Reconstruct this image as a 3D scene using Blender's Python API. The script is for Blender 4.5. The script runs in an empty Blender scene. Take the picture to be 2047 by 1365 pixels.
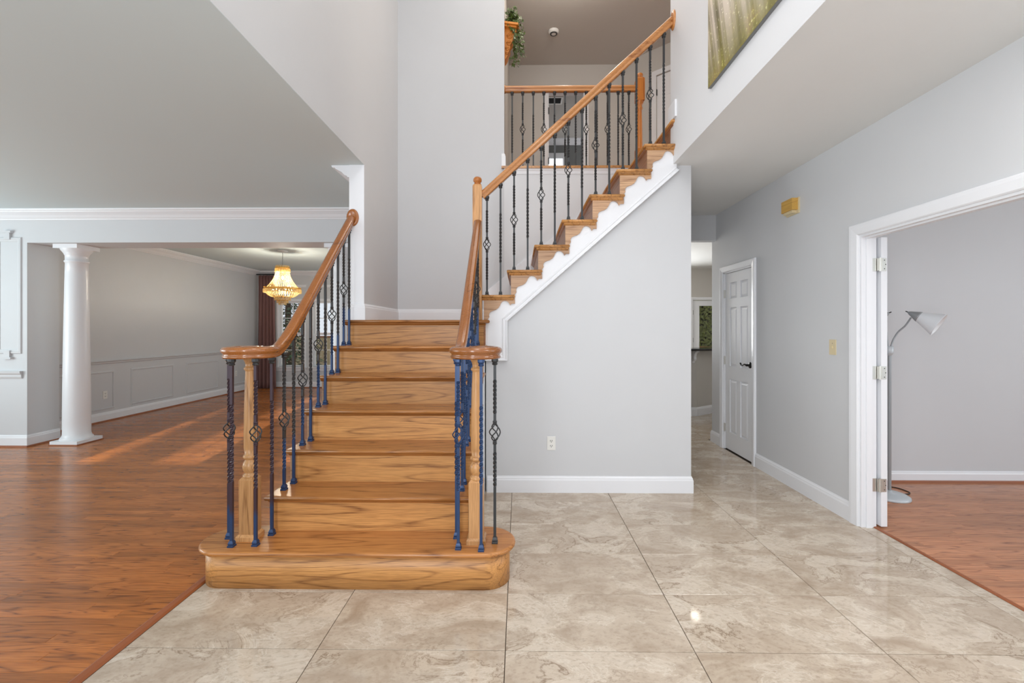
import bpy, bmesh, math, random
from mathutils import Vector, Matrix
random.seed(7)
C = bpy.context.scene.collection
S = bpy.context.scene
R = math.radians
# ------------------------------------------------------------------ camera
F = 890.0; EYE = 1.385; YAW = R(0.7)
cam = bpy.data.cameras.new('camera'); camo = bpy.data.objects.new('camera', cam); C.objects.link(camo)
cam.sensor_width = 36; cam.lens = 36*F/2047
cam.shift_x = -0.0013; cam.shift_y = (659-682.5)/2047
cam.clip_start = .05; cam.clip_end = 200
camo.location = (0, 0, EYE); camo.rotation_euler = (R(90), 0, YAW)
S.camera = camo
# ------------------------------------------------------------------ world, lights, exposure
w = bpy.data.worlds.new('world'); S.world = w; w.use_nodes = True
w.node_tree.nodes['Background'].inputs[0].default_value = (.86, .92, 1, 1)
w.node_tree.nodes['Background'].inputs[1].default_value = .92
def area(name, loc, rot, sx, sy, power, col=(1, 1, 1)):
    l = bpy.data.lights.new(name, 'AREA'); l.shape = 'RECTANGLE'; l.size = sx; l.size_y = sy
    l.energy = power; l.color = col
    o = bpy.data.objects.new(name, l); C.objects.link(o); o.location = loc; o.rotation_euler = [R(a) for a in rot]
    return o
def point(name, loc, power, col=(1, 1, 1), rad=.1):
    l = bpy.data.lights.new(name, 'POINT'); l.energy = power; l.color = col; l.shadow_soft_size = rad
    o = bpy.data.objects.new(name, l); C.objects.link(o); o.location = loc
    return o
COOL = (.93, .96, 1.0); WARM = (1, .78, .5)
area('front_window_light', (0, -1.2, 3.6), (90, 0, 0), 2.4, 3.6, 24, COOL)
area('entry_fill', (-1.0, -1.0, 1.6), (98, 0, -52), 1.0, 1.9, 66, COOL)  # added fill that lifts the right wall and passage, no real sidelight
point('foyer_fill', (0, 1.2, 4.5), 44, (1, .98, .95), .25)  # unseen fill added for the upper side walls, no pendant hangs here
point('hall_fill', (.6, 5.1, 5.4), 15, (1, .9, .8), .1)  # warm fill added out of view to brighten the upstairs hall
area('passage_fill', (1.85, 1.0, 2.75), (0, 0, 0), .8, .8, 27, (1, .98, .96))  # unseen fill added over the right passage for its wall and floor
area('foyer_top_fill', (0, 1.4, 5.55), (0, 0, 0), 2.0, 2.4, 18, (1, .98, .96))  # broad soft fill added above the view to even out the foyer
area('stairwell_fill', (.4, 4.3, 5.55), (0, 0, 0), 2.2, 1.4, 17, (1, .95, .89))  # overhead fill added for stairs, landing and back wall
area('living_side_fill', (-7.7, 2.4, 1.3), (118, 0, -90), 3.2, 1.6, 125, (.84, .97, 1))  # added living room fill, tilted up to lift the ceiling
area('living_front_fill', (-4.6, -1.0, 1.3), (112, 0, 0), 3.0, 1.6, 46, (.84, .96, 1))  # second added living room fill, also aimed upward
area('office_side_fill', (6.8, 1.2, 1.6), (90, 0, 90), 2.6, 1.8, 62, (.86, .95, 1))  # fill added off to the side to keep the office bright
area('office_front_fill', (4.6, -.9, 1.6), (90, 0, 0), 2.4, 1.8, 14, (.86, .95, 1))  # weaker fill added to the office from the camera side
area('dining_fill', (-1.6, 8.4, 1.5), (90, 0, 90), 2.4, 1.6, 26, (.86, .96, 1))  # added fill in front of a solid inner wall, brightens the dining room
area('kitchen_area_fill', (2.2, 9.9, 1.6), (90, 0, 180), 1.4, 1.2, 120, (.95, .98, 1))  # added kitchen fill, out of sight beyond the stair wall
area('bedroom_window_light', (2.8, 9.0, 4.5), (90, 0, 90), 1.5, 1.2, 26, COOL)
area('hall_side_fill', (5.5, 5.0, 4.6), (96, 0, 90), 1.6, 1.4, 100, (1, .92, .82))  # invented warm source, added to brighten the upstairs hall from the side
sun = bpy.data.lights.new('sun', 'SUN'); sun.energy = 8.0; sun.angle = R(.6); sun.color = (1, .9, .74)
so = bpy.data.objects.new('sun', sun); C.objects.link(so)
_d = Vector((.175, -1, -.33)).normalized()
so.rotation_euler = _d.to_track_quat('-Z', 'Y').to_euler()
S.view_settings.view_transform = 'Standard'; S.view_settings.look = 'None'
S.view_settings.gamma = 1; S.view_settings.use_curve_mapping = False
S.view_settings.exposure = 0.0
# ------------------------------------------------------------------ key dimensions
XL = -1.31; XLO = -1.436; YB = 4.80; CE = 2.78; UP = 3.144; TOP = 5.58; XR = 1.30; XW = 2.40; XWO = 2.505; DY = 3.165; CY0 = 4.597; CY1 = 5.247
RISE = .2096; RUN = .2286; Y7 = 3.70; X8 = -.329
TX0, TX1 = -1.475, -.262           # first-flight tread ends
def nosY(k): return Y7-(7-k)*RUN
def nosX(k): return X8+(k-8)*RUN
# ------------------------------------------------------------------ materials
def srgb(r, g, b):
    f = lambda c: (c/255/12.92) if c/255 <= .04045 else ((c/255+.055)/1.055)**2.4
    return (f(r), f(g), f(b), 1)
MATS = {}
def plain(name, col, rough=.5, metal=0, spec=.5, bump=0, bscale=200, var=0):
    m = bpy.data.materials.new(name); m.use_nodes = True; n = m.node_tree.nodes; l = m.node_tree.links
    b = n['Principled BSDF']; b.inputs['Base Color'].default_value = col
    b.inputs['Roughness'].default_value = rough; b.inputs['Metallic'].default_value = metal
    b.inputs['Specular IOR Level'].default_value = spec
    tc = n.new('ShaderNodeTexCoord'); nz = n.new('ShaderNodeTexNoise'); nz.inputs['Scale'].default_value = 3
    nz.inputs['Detail'].default_value = 4; l.new(tc.outputs['Object'], nz.inputs['Vector'])
    if var:
        mr = n.new('ShaderNodeMapRange'); mr.inputs[1].default_value = .3; mr.inputs[2].default_value = .7
        mr.inputs[3].default_value = 1-var; mr.inputs[4].default_value = 1+var; l.new(nz.outputs[0], mr.inputs[0])
        vm = n.new('ShaderNodeVectorMath'); vm.operation = 'SCALE'; vm.inputs[0].default_value = col[:3]
        l.new(mr.outputs[0], vm.inputs['Scale']); l.new(vm.outputs[0], b.inputs['Base Color'])
    if bump:
        n2 = n.new('ShaderNodeTexNoise'); n2.inputs['Scale'].default_value = bscale; l.new(tc.outputs['Object'], n2.inputs['Vector'])
        bp = n.new('ShaderNodeBump'); bp.inputs['Strength'].default_value = bump; bp.inputs['Distance'].default_value = .002
        l.new(n2.outputs[0], bp.inputs['Height']); l.new(bp.outputs[0], b.inputs['Normal'])
    MATS[name] = m; return m
class NT:
    def __init__(s, m): s.m = m; s.n = m.node_tree.nodes; s.l = m.node_tree.links
    def add(s, t, **kw):
        x = s.n.new(t)
        for k, v in kw.items(): setattr(x, k, v)
        return x
    def put(s, sock, v):
        if hasattr(v, 'is_output'): s.l.new(v, sock)
        else: sock.default_value = v
    def math(s, op, a, b=0.0, c=None):
        x = s.add('ShaderNodeMath', operation=op); s.put(x.inputs[0], a); s.put(x.inputs[1], b)
        if c is not None: s.put(x.inputs[2], c)
        return x.outputs[0]
    def vm(s, op, a, b):
        x = s.add('ShaderNodeVectorMath', operation=op); s.put(x.inputs[0], a); s.put(x.inputs[1], b); return x.outputs[0]
    def noise(s, vec, scale, detail=2, rough=.5, dist=0):
        x = s.add('ShaderNodeTexNoise'); s.l.new(vec, x.inputs['Vector']); x.inputs['Scale'].default_value = scale
        x.inputs['Detail'].default_value = detail; x.inputs['Roughness'].default_value = rough; x.inputs['Distortion'].default_value = dist
        return x.outputs[0]
    def ramp(s, fac, stops):
        x = s.add('ShaderNodeValToRGB'); s.put(x.inputs[0], fac); e = x.color_ramp.elements
        while len(e) < len(stops): e.new(.5)
        for i, (p, c) in enumerate(stops):
            e[i].position = p; e[i].color = c if len(c) == 4 else (*c, 1)
        return x.outputs[0]
    def mix(s, fac, a, b, mode='MIX'):
        x = s.add('ShaderNodeMix', data_type='RGBA', blend_type=mode); s.put(x.inputs[0], fac); s.put(x.inputs[6], a); s.put(x.inputs[7], b)
        return x.outputs[2]
def g(v): return (v, v, v, 1)
def wood(name, light, mid, dark, axis='x', rough=.3, rings=11, var=.16, fib=.6, linew=.30, coat=0.0, ringfreq=1.0):
    m = bpy.data.materials.new(name); m.use_nodes = True; t = NT(m); b = t.n['Principled BSDF']
    tc = t.add('ShaderNodeTexCoord'); oi = t.add('ShaderNodeObjectInfo')
    at = t.add('ShaderNodeAttribute', attribute_name='seed')
    seed = t.math('ADD', at.outputs['Fac'], oi.outputs['Random'])
    off = t.math('MULTIPLY', seed, 37.0)
    cx = t.add('ShaderNodeCombineXYZ'); t.put(cx.inputs[0], off); t.put(cx.inputs[1], t.math('MULTIPLY', off, 1.7)); t.put(cx.inputs[2], t.math('MULTIPLY', off, .6))
    p = t.vm('ADD', tc.outputs['Object'], cx.outputs[0])
    a = {'x': 0, 'y': 1, 'z': 2}[axis]
    sc = [7.0*ringfreq]*3; sc[a] = .62*ringfreq
    sf = [230]*3; sf[a] = 7
    p1 = t.vm('MULTIPLY', p, tuple(sc)); p2 = t.vm('MULTIPLY', p, tuple(sf))
    n1 = t.noise(p1, 1.0, 1.5, .45, .25)
    ring = t.math('PINGPONG', t.math('MULTIPLY', n1, float(rings*2)), 1.0)
    n2 = t.noise(p2, 1.0, 2, .6)
    n3 = t.noise(p1, 2.2, 3)
    line = t.ramp(ring, [(0, g(1)), (linew*.55, g(.35)), (linew, g(0)), (1, g(0))])
    fibre = t.ramp(n2, [(.42, g(0)), (.60, g(1))])
    base = t.mix(n3, mid, light)
    base = t.mix(t.math('MULTIPLY', fibre, .55*fib), base, dark)
    lf = t.math('MULTIPLY', line, t.math('ADD', t.math('MULTIPLY', fibre, .45), .40))
    base = t.mix(lf, base, dark)
    hv = t.math('FRACT', t.math('MULTIPLY', seed, 7.31))
    if 'floor' in name: b.inputs['Specular IOR Level'].default_value = .35
    br = t.math('ADD', t.math('MULTIPLY', hv, 2*var), 1-var)
    vs = t.add('ShaderNodeVectorMath', operation='SCALE'); t.put(vs.inputs[0], base); t.put(vs.inputs['Scale'], br)
    t.l.new(vs.outputs[0], b.inputs['Base Color']); b.inputs['Roughness'].default_value = rough
    b.inputs['Coat Weight'].default_value = coat; b.inputs['Coat Roughness'].default_value = .12
    bp = t.add('ShaderNodeBump'); bp.inputs['Strength'].default_value = .12; bp.inputs['Distance'].default_value = .001
    t.l.new(n2, bp.inputs['Height']); t.l.new(bp.outputs[0], b.inputs['Normal'])
    MATS[name] = m; return m
M_wall = plain('wall_paint', srgb(206, 207, 209), .6, bump=.08, bscale=350, var=.008)
M_wallw = plain('wall_paint_light', srgb(222, 223, 225), .6, bump=.08, bscale=350)
M_hall = plain('hall_paint', srgb(196, 192, 186), .6, bump=.08, bscale=350)
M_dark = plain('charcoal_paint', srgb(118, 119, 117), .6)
M_ceil = plain('ceiling_paint', srgb(222, 222, 220), .8, var=.008)
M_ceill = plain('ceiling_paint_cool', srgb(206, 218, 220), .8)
M_trim = plain('white_gloss', srgb(233, 234, 237), .32)
M_plast = plain('plastic_white', srgb(232, 231, 226), .35)
M_slot = plain('socket_slot', srgb(70, 70, 70), .5)
M_ivory = plain('plastic_ivory', srgb(214, 198, 160), .4)
M_iron = plain('iron_black', srgb(58, 59, 60), .42, metal=.35, var=.12)
M_bluerefl = plain('iron_blue_reflection', srgb(38, 62, 100), .38, metal=.3, var=.15)  # dark iron with its blue daylight reflection put into the base colour
M_nickel = plain('nickel', srgb(205, 203, 196), .3, metal=.85)
M_bronze = plain('bronze_black', srgb(22, 20, 20), .35, metal=.4)
M_silver = plain('silver_paint', srgb(158, 161, 163), .35, metal=.35)
M_silverl = plain('silver_paint_light', srgb(196, 202, 206), .35, metal=.15)
M_cord = plain('cord_black', srgb(30, 24, 22), .5)
M_curt = plain('curtain_cloth', srgb(132, 96, 92), .8, var=.06, bump=.2)
M_granite = plain('black_granite', srgb(30, 28, 28), .12, var=.4)
M_grout = plain('grout', srgb(84, 72, 60), .8)
M_gold = plain('gold_metal', srgb(238, 188, 96), .28, metal=.8)
M_ivy = plain('ivy_leaf', srgb(74, 92, 36), .45, var=.4)
M_stem = plain('ivy_stem', srgb(78, 72, 44), .7)
M_carve = plain('carved_gold_wood', srgb(204, 128, 50), .45, var=.2, bump=.3, bscale=90)
M_soil = plain('dark_gap', srgb(52, 34, 22), .8)
# dark iron with a blue daylight reflection painted in near the shoe
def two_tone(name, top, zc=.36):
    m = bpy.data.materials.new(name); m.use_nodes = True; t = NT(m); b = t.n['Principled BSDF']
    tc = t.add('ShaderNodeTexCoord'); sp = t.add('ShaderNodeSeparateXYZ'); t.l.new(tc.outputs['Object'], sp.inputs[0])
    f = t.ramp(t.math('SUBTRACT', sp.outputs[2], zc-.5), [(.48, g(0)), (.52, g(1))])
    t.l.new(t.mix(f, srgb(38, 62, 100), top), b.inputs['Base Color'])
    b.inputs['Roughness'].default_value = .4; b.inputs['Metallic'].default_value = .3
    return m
M_two = two_tone('iron_two_reflect', srgb(60, 58, 58), .30); M_two2 = two_tone('iron_two_reflect_plum', srgb(62, 46, 54), .18)
OAK = dict(light=srgb(212, 158, 96), mid=srgb(184, 126, 68), dark=srgb(112, 66, 30))
OAKT = dict(light=srgb(190, 130, 72), mid=srgb(164, 106, 54), dark=srgb(100, 56, 26))
M_riser = wood('oak_riser_x', axis='x', **OAK, rings=13, ringfreq=.8, linew=.34, rough=.38)
M_risery = wood('oak_riser_y', light=srgb(176, 122, 84), mid=srgb(150, 100, 66), dark=srgb(92, 56, 34), axis='y', rings=9, rough=.38)
M_tread = wood('oak_tread_x', axis='x', **OAKT, rings=8, rough=.26)
M_tready = wood('oak_tread_y', axis='y', **OAK, rings=8, rough=.28)
M_brack = wood('oak_bracket', light=srgb(204, 168, 132), mid=srgb(176, 136, 104), dark=srgb(128, 90, 62), axis='x', rings=8, rough=.4)
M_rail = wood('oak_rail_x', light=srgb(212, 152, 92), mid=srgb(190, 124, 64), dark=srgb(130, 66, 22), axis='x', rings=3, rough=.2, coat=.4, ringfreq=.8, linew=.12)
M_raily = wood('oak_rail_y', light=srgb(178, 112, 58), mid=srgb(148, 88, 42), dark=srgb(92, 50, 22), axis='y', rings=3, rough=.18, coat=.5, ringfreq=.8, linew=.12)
M_newel = wood('oak_newel', light=srgb(216, 166, 112), mid=srgb(192, 138, 84), dark=srgb(130, 84, 46), axis='z', rings=6, rough=.3)
M_newel2 = wood('oak_newel_amber', light=srgb(200, 128, 56), mid=srgb(174, 102, 38), dark=srgb(120, 58, 20), axis='z', rings=6, rough=.3)
M_floorw = wood('oak_floor', light=srgb(198, 124, 62), mid=srgb(168, 96, 42), dark=srgb(92, 48, 24), axis='x', rings=9, rough=.24, var=.22, ringfreq=2.2, linew=.40)
M_floorr = wood('oak_floor_office', light=srgb(208, 148, 108), mid=srgb(186, 121, 82), dark=srgb(120, 72, 52), axis='x', rings=8, rough=.26, var=.13, ringfreq=2.2, linew=.35)
M_shoe = plain('wood_shoe_trim', srgb(150, 86, 50), .35, var=.1)
# polished travertine
def tile_mat():
    m = bpy.data.materials.new('travertine'); m.use_nodes = True; t = NT(m); b = t.n['Principled BSDF']
    tc = t.add('ShaderNodeTexCoord'); oi = t.add('ShaderNodeObjectInfo')
    off = t.math('MULTIPLY', oi.outputs['Random'], 53.0)
    cx = t.add('ShaderNodeCombineXYZ'); t.put(cx.inputs[0], off); t.put(cx.inputs[1], t.math('MULTIPLY', off, 1.3)); t.put(cx.inputs[2], off)
    p = t.vm('ADD', tc.outputs['Object'], cx.outputs[0]); p = t.vm('MULTIPLY', p, (1, 1.5, 1))
    n1 = t.noise(p, 2.6, 7, .62, .9); n2 = t.noise(p, 9, 6, .65, .6); n3 = t.noise(p, 1.3, 2, .5, .4)
    n4 = t.noise(p, 45, 4, .6)
    base = t.ramp(n1, [(.30, srgb(166, 146, 126)), (.44, srgb(188, 171, 152)), (.58, srgb(203, 188, 170)), (.75, srgb(214, 202, 187))])
    base = t.mix(t.ramp(n2, [(.38, g(.42)), (.52, g(0))]), base, srgb(166, 148, 128))
    base = t.mix(t.ramp(n4, [(.35, g(.35)), (.48, g(0))]), base, srgb(150, 132, 112))
    vein = t.math('ABSOLUTE', t.math('SUBTRACT', n1, .5))
    base = t.mix(t.math('MULTIPLY', t.ramp(vein, [(0, g(1)), (.012, g(0))]), t.ramp(n3, [(.45, g(0)), (.6, g(.8))])), base, srgb(126, 104, 82))
    vein2 = t.math('ABSOLUTE', t.math('SUBTRACT', n1, .56))
    base = t.mix(t.math('MULTIPLY', t.ramp(vein2, [(0, g(1)), (.014, g(0))]), .4), base, srgb(228, 220, 206))
    t.l.new(base, b.inputs['Base Color']); b.inputs['Roughness'].default_value = .07
    b.inputs['Specular IOR Level'].default_value = .5
    return m
M_tile = tile_mat()
def emit(name, col, st):
    m = bpy.data.materials.new(name); m.use_nodes = True; b = m.node_tree.nodes['Principled BSDF']
    b.inputs['Base Color'].default_value = col; b.inputs['Emission Color'].default_value = col; b.inputs['Emission Strength'].default_value = st
    return m
M_bulb = emit('lit_bulb', (1, .8, .5, 1), 30); M_lamp = emit('lit_downlight', (1, .93, .82, 1), 22)
def glass(name, col=(1, 1, 1, 1), rough=0.0):
    m = bpy.data.materials.new(name); m.use_nodes = True; t = NT(m); n = t.n
    gl = t.add('ShaderNodeBsdfGlossy'); gl.inputs['Roughness'].default_value = rough+.02; tr = t.add('ShaderNodeBsdfTransparent'); tr.inputs[0].default_value = col
    mx = t.add('ShaderNodeMixShader'); fr = t.add('ShaderNodeFresnel'); fr.inputs[0].default_value = 1.45
    t.l.new(fr.outputs[0], mx.inputs[0]); t.l.new(tr.outputs[0], mx.inputs[1]); t.l.new(gl.outputs[0], mx.inputs[2])
    t.l.new(mx.outputs[0], n['Material Output'].inputs[0]); return m
M_glass = glass('window_glass')
def crystal():
    m = bpy.data.materials.new('amber_crystal'); m.use_nodes = True; t = NT(m)
    b = t.n['Principled BSDF']; b.inputs['Base Color'].default_value = srgb(255, 232, 175); b.inputs['Roughness'].default_value = .12
    b.inputs['Specular IOR Level'].default_value = .8
    tr = t.add('ShaderNodeBsdfTranslucent'); tr.inputs[0].default_value = srgb(255, 236, 185)
    mx = t.add('ShaderNodeMixShader'); mx.inputs[0].default_value = .55
    t.l.new(b.outputs[0], mx.inputs[1]); t.l.new(tr.outputs[0], mx.inputs[2]); t.l.new(mx.outputs[0], t.n['Material Output'].inputs[0]); return m
M_cryst = crystal()
def shade():
    m = bpy.data.materials.new('frosted_shade'); m.use_nodes = True; b = m.node_tree.nodes['Principled BSDF']
    b.inputs['Base Color'].default_value = srgb(236, 238, 240); b.inputs['Roughness'].default_value = .35
    b.inputs['Subsurface Weight'].default_value = .2; b.inputs['Subsurface Radius'].default_value = (.02, .02, .02)
    return m
M_shade = shade()
def painting_mat():
    m = bpy.data.materials.new('forest_print'); m.use_nodes = True; t = NT(m); b = t.n['Principled BSDF']
    tc = t.add('ShaderNodeTexCoord'); P = tc.outputs['Object']
    sp = t.add('ShaderNodeSeparateXYZ'); t.l.new(P, sp.inputs[0])
    # slanting rays: coordinate across the rays
    ray = t.math('ADD', t.math('MULTIPLY', sp.outputs[1], 1.0), t.math('MULTIPLY', sp.outputs[2], -.22))
    cx = t.add('ShaderNodeCombineXYZ'); t.put(cx.inputs[0], ray)
    r1 = t.noise(cx.outputs[0], 7, 3, .6); r2 = t.noise(P, 3.2, 4, .6); r3 = t.noise(P, 40, 4, .7)
    col = t.ramp(r2, [(.3, srgb(74, 70, 22)), (.5, srgb(122, 116, 48)), (.7, srgb(160, 128, 76))])
    leaf = t.math('MULTIPLY', t.ramp(r3, [(.55, g(0)), (.66, g(1))]), t.ramp(r2, [(.42, g(0)), (.58, g(1))]))
    col = t.mix(leaf, col, srgb(206, 206, 96))
    z = t.ramp(t.math('MULTIPLY', sp.outputs[2], 1.0), [(.0, g(.12)), (.34, g(1))])
    rf = t.math('MULTIPLY', t.ramp(r1, [(.40, g(0)), (.56, g(1))]), z)
    col = t.mix(t.math('MULTIPLY', rf, .85), col, srgb(226, 212, 196))
    spark = t.math('MULTIPLY', t.ramp(r3, [(.62, g(0)), (.68, g(1))]), z)
    col = t.mix(spark, col, srgb(250, 244, 226))
    t.l.new(col, b.inputs['Base Color']); b.inputs['Roughness'].default_value = .3
    return m
M_paint = painting_mat()
# ------------------------------------------------------------------ mesh builder
class MB:
    def __init__(s): s.v = []; s.f = []; s.sm = []; s.seed = []
    def add(s, vs, fs, smooth=False, seed=0.0):
        o = len(s.v); s.v += [tuple(p) for p in vs]; s.f += [tuple(i+o for i in f) for f in fs]
        s.sm += [smooth]*len(fs); s.seed += [seed]*len(fs); return s
    def box(s, x0, x1, y0, y1, z0, z1, seed=0.0):
        vs = [(x, y, z) for x in (x0, x1) for y in (y0, y1) for z in (z0, z1)]
        return s.add(vs, [(0, 1, 3, 2), (4, 6, 7, 5), (0, 4, 5, 1), (2, 3, 7, 6), (0, 2, 6, 4), (1, 5, 7, 3)], False, seed)
    def cbox(s, x0, x1, y0, y1, z0, z1, c=.001, seed=0.0):      # box with chamfered top edge
        vs = [(x0, y0, z0), (x1, y0, z0), (x1, y1, z0), (x0, y1, z0), (x0, y0, z1-c), (x1, y0, z1-c), (x1, y1, z1-c), (x0, y1, z1-c),
              (x0+c, y0+c, z1), (x1-c, y0+c, z1), (x1-c, y1-c, z1), (x0+c, y1-c, z1)]
        fs = [(0, 3, 2, 1), (8, 9, 10, 11)]
        for i in range(4):
            j = (i+1) % 4; fs += [(i, j, 4+j, 4+i), (4+i, 4+j, 8+j, 8+i)]
        return s.add(vs, fs, False, seed)
    def prism(s, poly, vec, smooth=False):                      # poly: 3D points, extruded by vec
        n = len(poly); v = Vector(vec); vs = [Vector(p) for p in poly]+[Vector(p)+v for p in poly]
        fs = [tuple(range(n))[::-1], tuple(range(n, 2*n))]+[(i, (i+1) % n, n+(i+1) % n, n+i) for i in range(n)]
        return s.add(vs, fs, smooth)
    def lathe(s, prof, c=(0, 0, 0), seg=24, M=None, sx=1, sy=1, a0=0):             # prof: (r,z)
        vs = []; fs = []
        for r, z in prof:
            for i in range(seg):
                a = a0+2*math.pi*i/seg; p = Vector((r*sx*math.cos(a), r*sy*math.sin(a), z))
                if M: p = M @ p
                vs.append(p+Vector(c))
        for j in range(len(prof)-1):
            for i in range(seg):
                k = (i+1) % seg; fs.append((j*seg+i, j*seg+k, (j+1)*seg+k, (j+1)*seg+i))
        s.add(vs, fs, seg > 8)
        if prof[0][0] > 1e-4: s.add([vs[i] for i in range(seg)], [tuple(range(seg))[::-1]])
        if prof[-1][0] > 1e-4: s.add([vs[(len(prof)-1)*seg+i] for i in range(seg)], [tuple(range(seg))])
        return s
    def sweep(s, path, prof, closed=False, smooth=False, frame=None, cap=True):
        # prof: (side, up) ; side = T x Z (horizontal) unless frame normal given: then up=frame, side=T x frame
        P = [Vector(p) for p in path]; n = len(P); m = len(prof); vs = []; ls = None
        for i in range(n):
            a = P[i-1] if (i > 0 or closed) else None; b = P[(i+1) % n] if (i < n-1 or closed) else None
            t1 = (P[i]-a).normalized() if a is not None else None; t2 = (b-P[i]).normalized() if b is not None else None
            if t1 is None: t1 = t2
            if t2 is None: t2 = t1
            T = (t1+t2).normalized(); k = 1/max(.35, T.dot(t1))
            if frame is not None:
                U = Vector(frame); Sd = T.cross(U).normalized(); su, ss = 1, k
            else:
                Sd = T.cross(Vector((0, 0, 1)))
                if Sd.length < 1e-5: Sd = ls or Vector((1, 0, 0))
                Sd.normalize(); U = Sd.cross(T).normalized(); su, ss = 1, 1
            ls = Sd
            for (x, y) in prof: vs.append(P[i]+Sd*x*ss+U*y*su)
        fs = []
        for i in range(n if closed else n-1):
            j = (i+1) % n
            for q in range(m):
                r = (q+1) % m; fs.append((i*m+q, i*m+r, j*m+r, j*m+q))
        s.add(vs, fs, smooth)
        if cap and not closed:
            s.add([vs[q] for q in range(m)], [tuple(range(m))[::-1]]); s.add([vs[(n-1)*m+q] for q in range(m)], [tuple(range(m))])
        return s
    def tube(s, path, r, seg=6, closed=False):
        pr = [(r*math.cos(2*math.pi*i/seg), r*math.sin(2*math.pi*i/seg)) for i in range(seg)]
        return s.sweep(path, pr, closed, True)
    def slab(s, poly, z0, z1, rad=.012, n=4):                   # rounded-edge plate over a convex plan polygon
        L = len(poly); P = [Vector((x, y)) for x, y in poly]
        ar = sum(P[i].x*P[(i+1) % L].y-P[(i+1) % L].x*P[i].y for i in range(L)); sg = 1 if ar > 0 else -1
        nor = []
        for i in range(L):
            t1 = (P[i]-P[i-1]).normalized(); t2 = (P[(i+1) % L]-P[i]).normalized(); T = (t1+t2).normalized()
            k = 1/max(.4, T.dot(t1)); nor.append(Vector((T.y, -T.x))*sg*k)
        rings = []
        h = (z1-z0)/2; zc = (z0+z1)/2
        for j in range(2*n+1):
            a = -math.pi/2+math.pi*j/(2*n); ins = rad*(1-math.cos(a)); z = zc+h*math.sin(a)
            rings.append([(P[i].x-nor[i].x*ins, P[i].y-nor[i].y*ins, z) for i in range(L)])
        vs = [p for r_ in rings for p in r_]; fs = []
        for j in range(2*n):
            for i in range(L):
                k = (i+1) % L; fs.append((j*L+i, j*L+k, (j+1)*L+k, (j+1)*L+i))
        s.add(vs, fs, True); s.add(rings[0], [tuple(range(L))[::-1]]); s.add(rings[-1], [tuple(range(L))])
        return s
    def mesh(s, name, mat, off=(0, 0, 0)):
        me = bpy.data.meshes.new(name); o = Vector(off)
        me.from_pydata([Vector(p)-o for p in s.v], [], s.f)
        for i, p in enumerate(me.polygons): p.use_smooth = s.sm[i]
        if any(s.seed):
            at = me.attributes.new('seed', 'FLOAT', 'FACE')
            for i, q in enumerate(s.seed): at.data[i].value = q
        bm = bmesh.new(); bm.from_mesh(me); bmesh.ops.recalc_face_normals(bm, faces=bm.faces); bm.to_mesh(me); bm.free()
        if mat: me.materials.append(mat)
        me.update(); return me
def tag(o, label=None, cat=None, group=None, kind=None):
    if label: o['label'] = label
    if cat: o['category'] = cat
    if group: o['group'] = group
    if kind: o['kind'] = kind
    return o
def wpos(o):
    p = Vector(o.location); q = o.parent
    while q: p += Vector(q.location); q = q.parent
    return p
def obj(name, mb, mat, parent=None, loc=None, label=None):      # world-space mesh; origin at loc (default parent's origin)
    base = wpos(parent) if parent else Vector((0, 0, 0))
    L = Vector(loc) if loc is not None else base
    me = mb.mesh(name, mat, L); o = bpy.data.objects.new(name, me); C.objects.link(o)
    o.parent = parent; o.location = L-base
    if label: o['label'] = label
    return o
def link(name, me, parent, wl, label=None):
    o = bpy.data.objects.new(name, me); C.objects.link(o); o.parent = parent
    o.location = Vector(wl)-(wpos(parent) if parent else Vector((0, 0, 0)))
    if label: o['label'] = label
    return o
def thing(name, loc, label, cat, group=None):
    o = bpy.data.objects.new(name, None); C.objects.link(o); o.location = loc; o.empty_display_size = .1
    return tag(o, label, cat, group)
def struct(name, mb, mat, label=None, loc=None):
    return tag(obj(name, mb, mat, None, loc), label, None, None, 'structure')
def sempty(name, loc, label=None):
    o = bpy.data.objects.new(name, None); C.objects.link(o); o.location = loc
    return tag(o, label, None, None, 'structure')
# ------------------------------------------------------------------ floors
fl = struct('floor', MB().box(-1.76, 2.50, -1.2, 5.56, -.12, -.006).box(1.2, 6, 5.56, 10.4, -.12, -.006), M_grout, 'polished beige stone tile floor of the foyer and passage')
TXS = [-1.716, -1.69, -.874, -.058, .758, 1.574, 2.39, 2.486]
y0 = 2.34-8*.418
for j in range(22):
    ya, yb = y0+j*.418, y0+(j+1)*.418
    xs = TXS if ya < 5.4 else [1.2, 1.574, 2.39, 3.206, 4.022, 4.838, 5.6]
    for i in range(len(xs)-1):
        xa, xb = xs[i], xs[i+1]
        if i == 0 and ya < 5.4: continue
        if ya < 5.4 and i == 1: xa = TXS[0]
        if ya < 5.4 and ya > 3.8 and xb < 1.3: continue
        if ya > 2.7 and xb < -.4: continue
        yy = min(yb, 10.2)
        if ya < -1.1 or ya > 9.9: continue
        x0_, x1_ = xa+.0017, xb-.0017
        if ya < 5.4 and xb > 2.45 and (ya > DY-.03): continue
        if ya > 3.3 and ya < 5.4 and xb > 2.3: x1_ = 2.395
        m = MB().cbox(x0_, x1_, ya+.0017, yy-.0017, -.009, 0, .0012)
        o = obj('tile', m, M_tile, fl, ((xa+xb)/2, (ya+yy)/2, 0))
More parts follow.
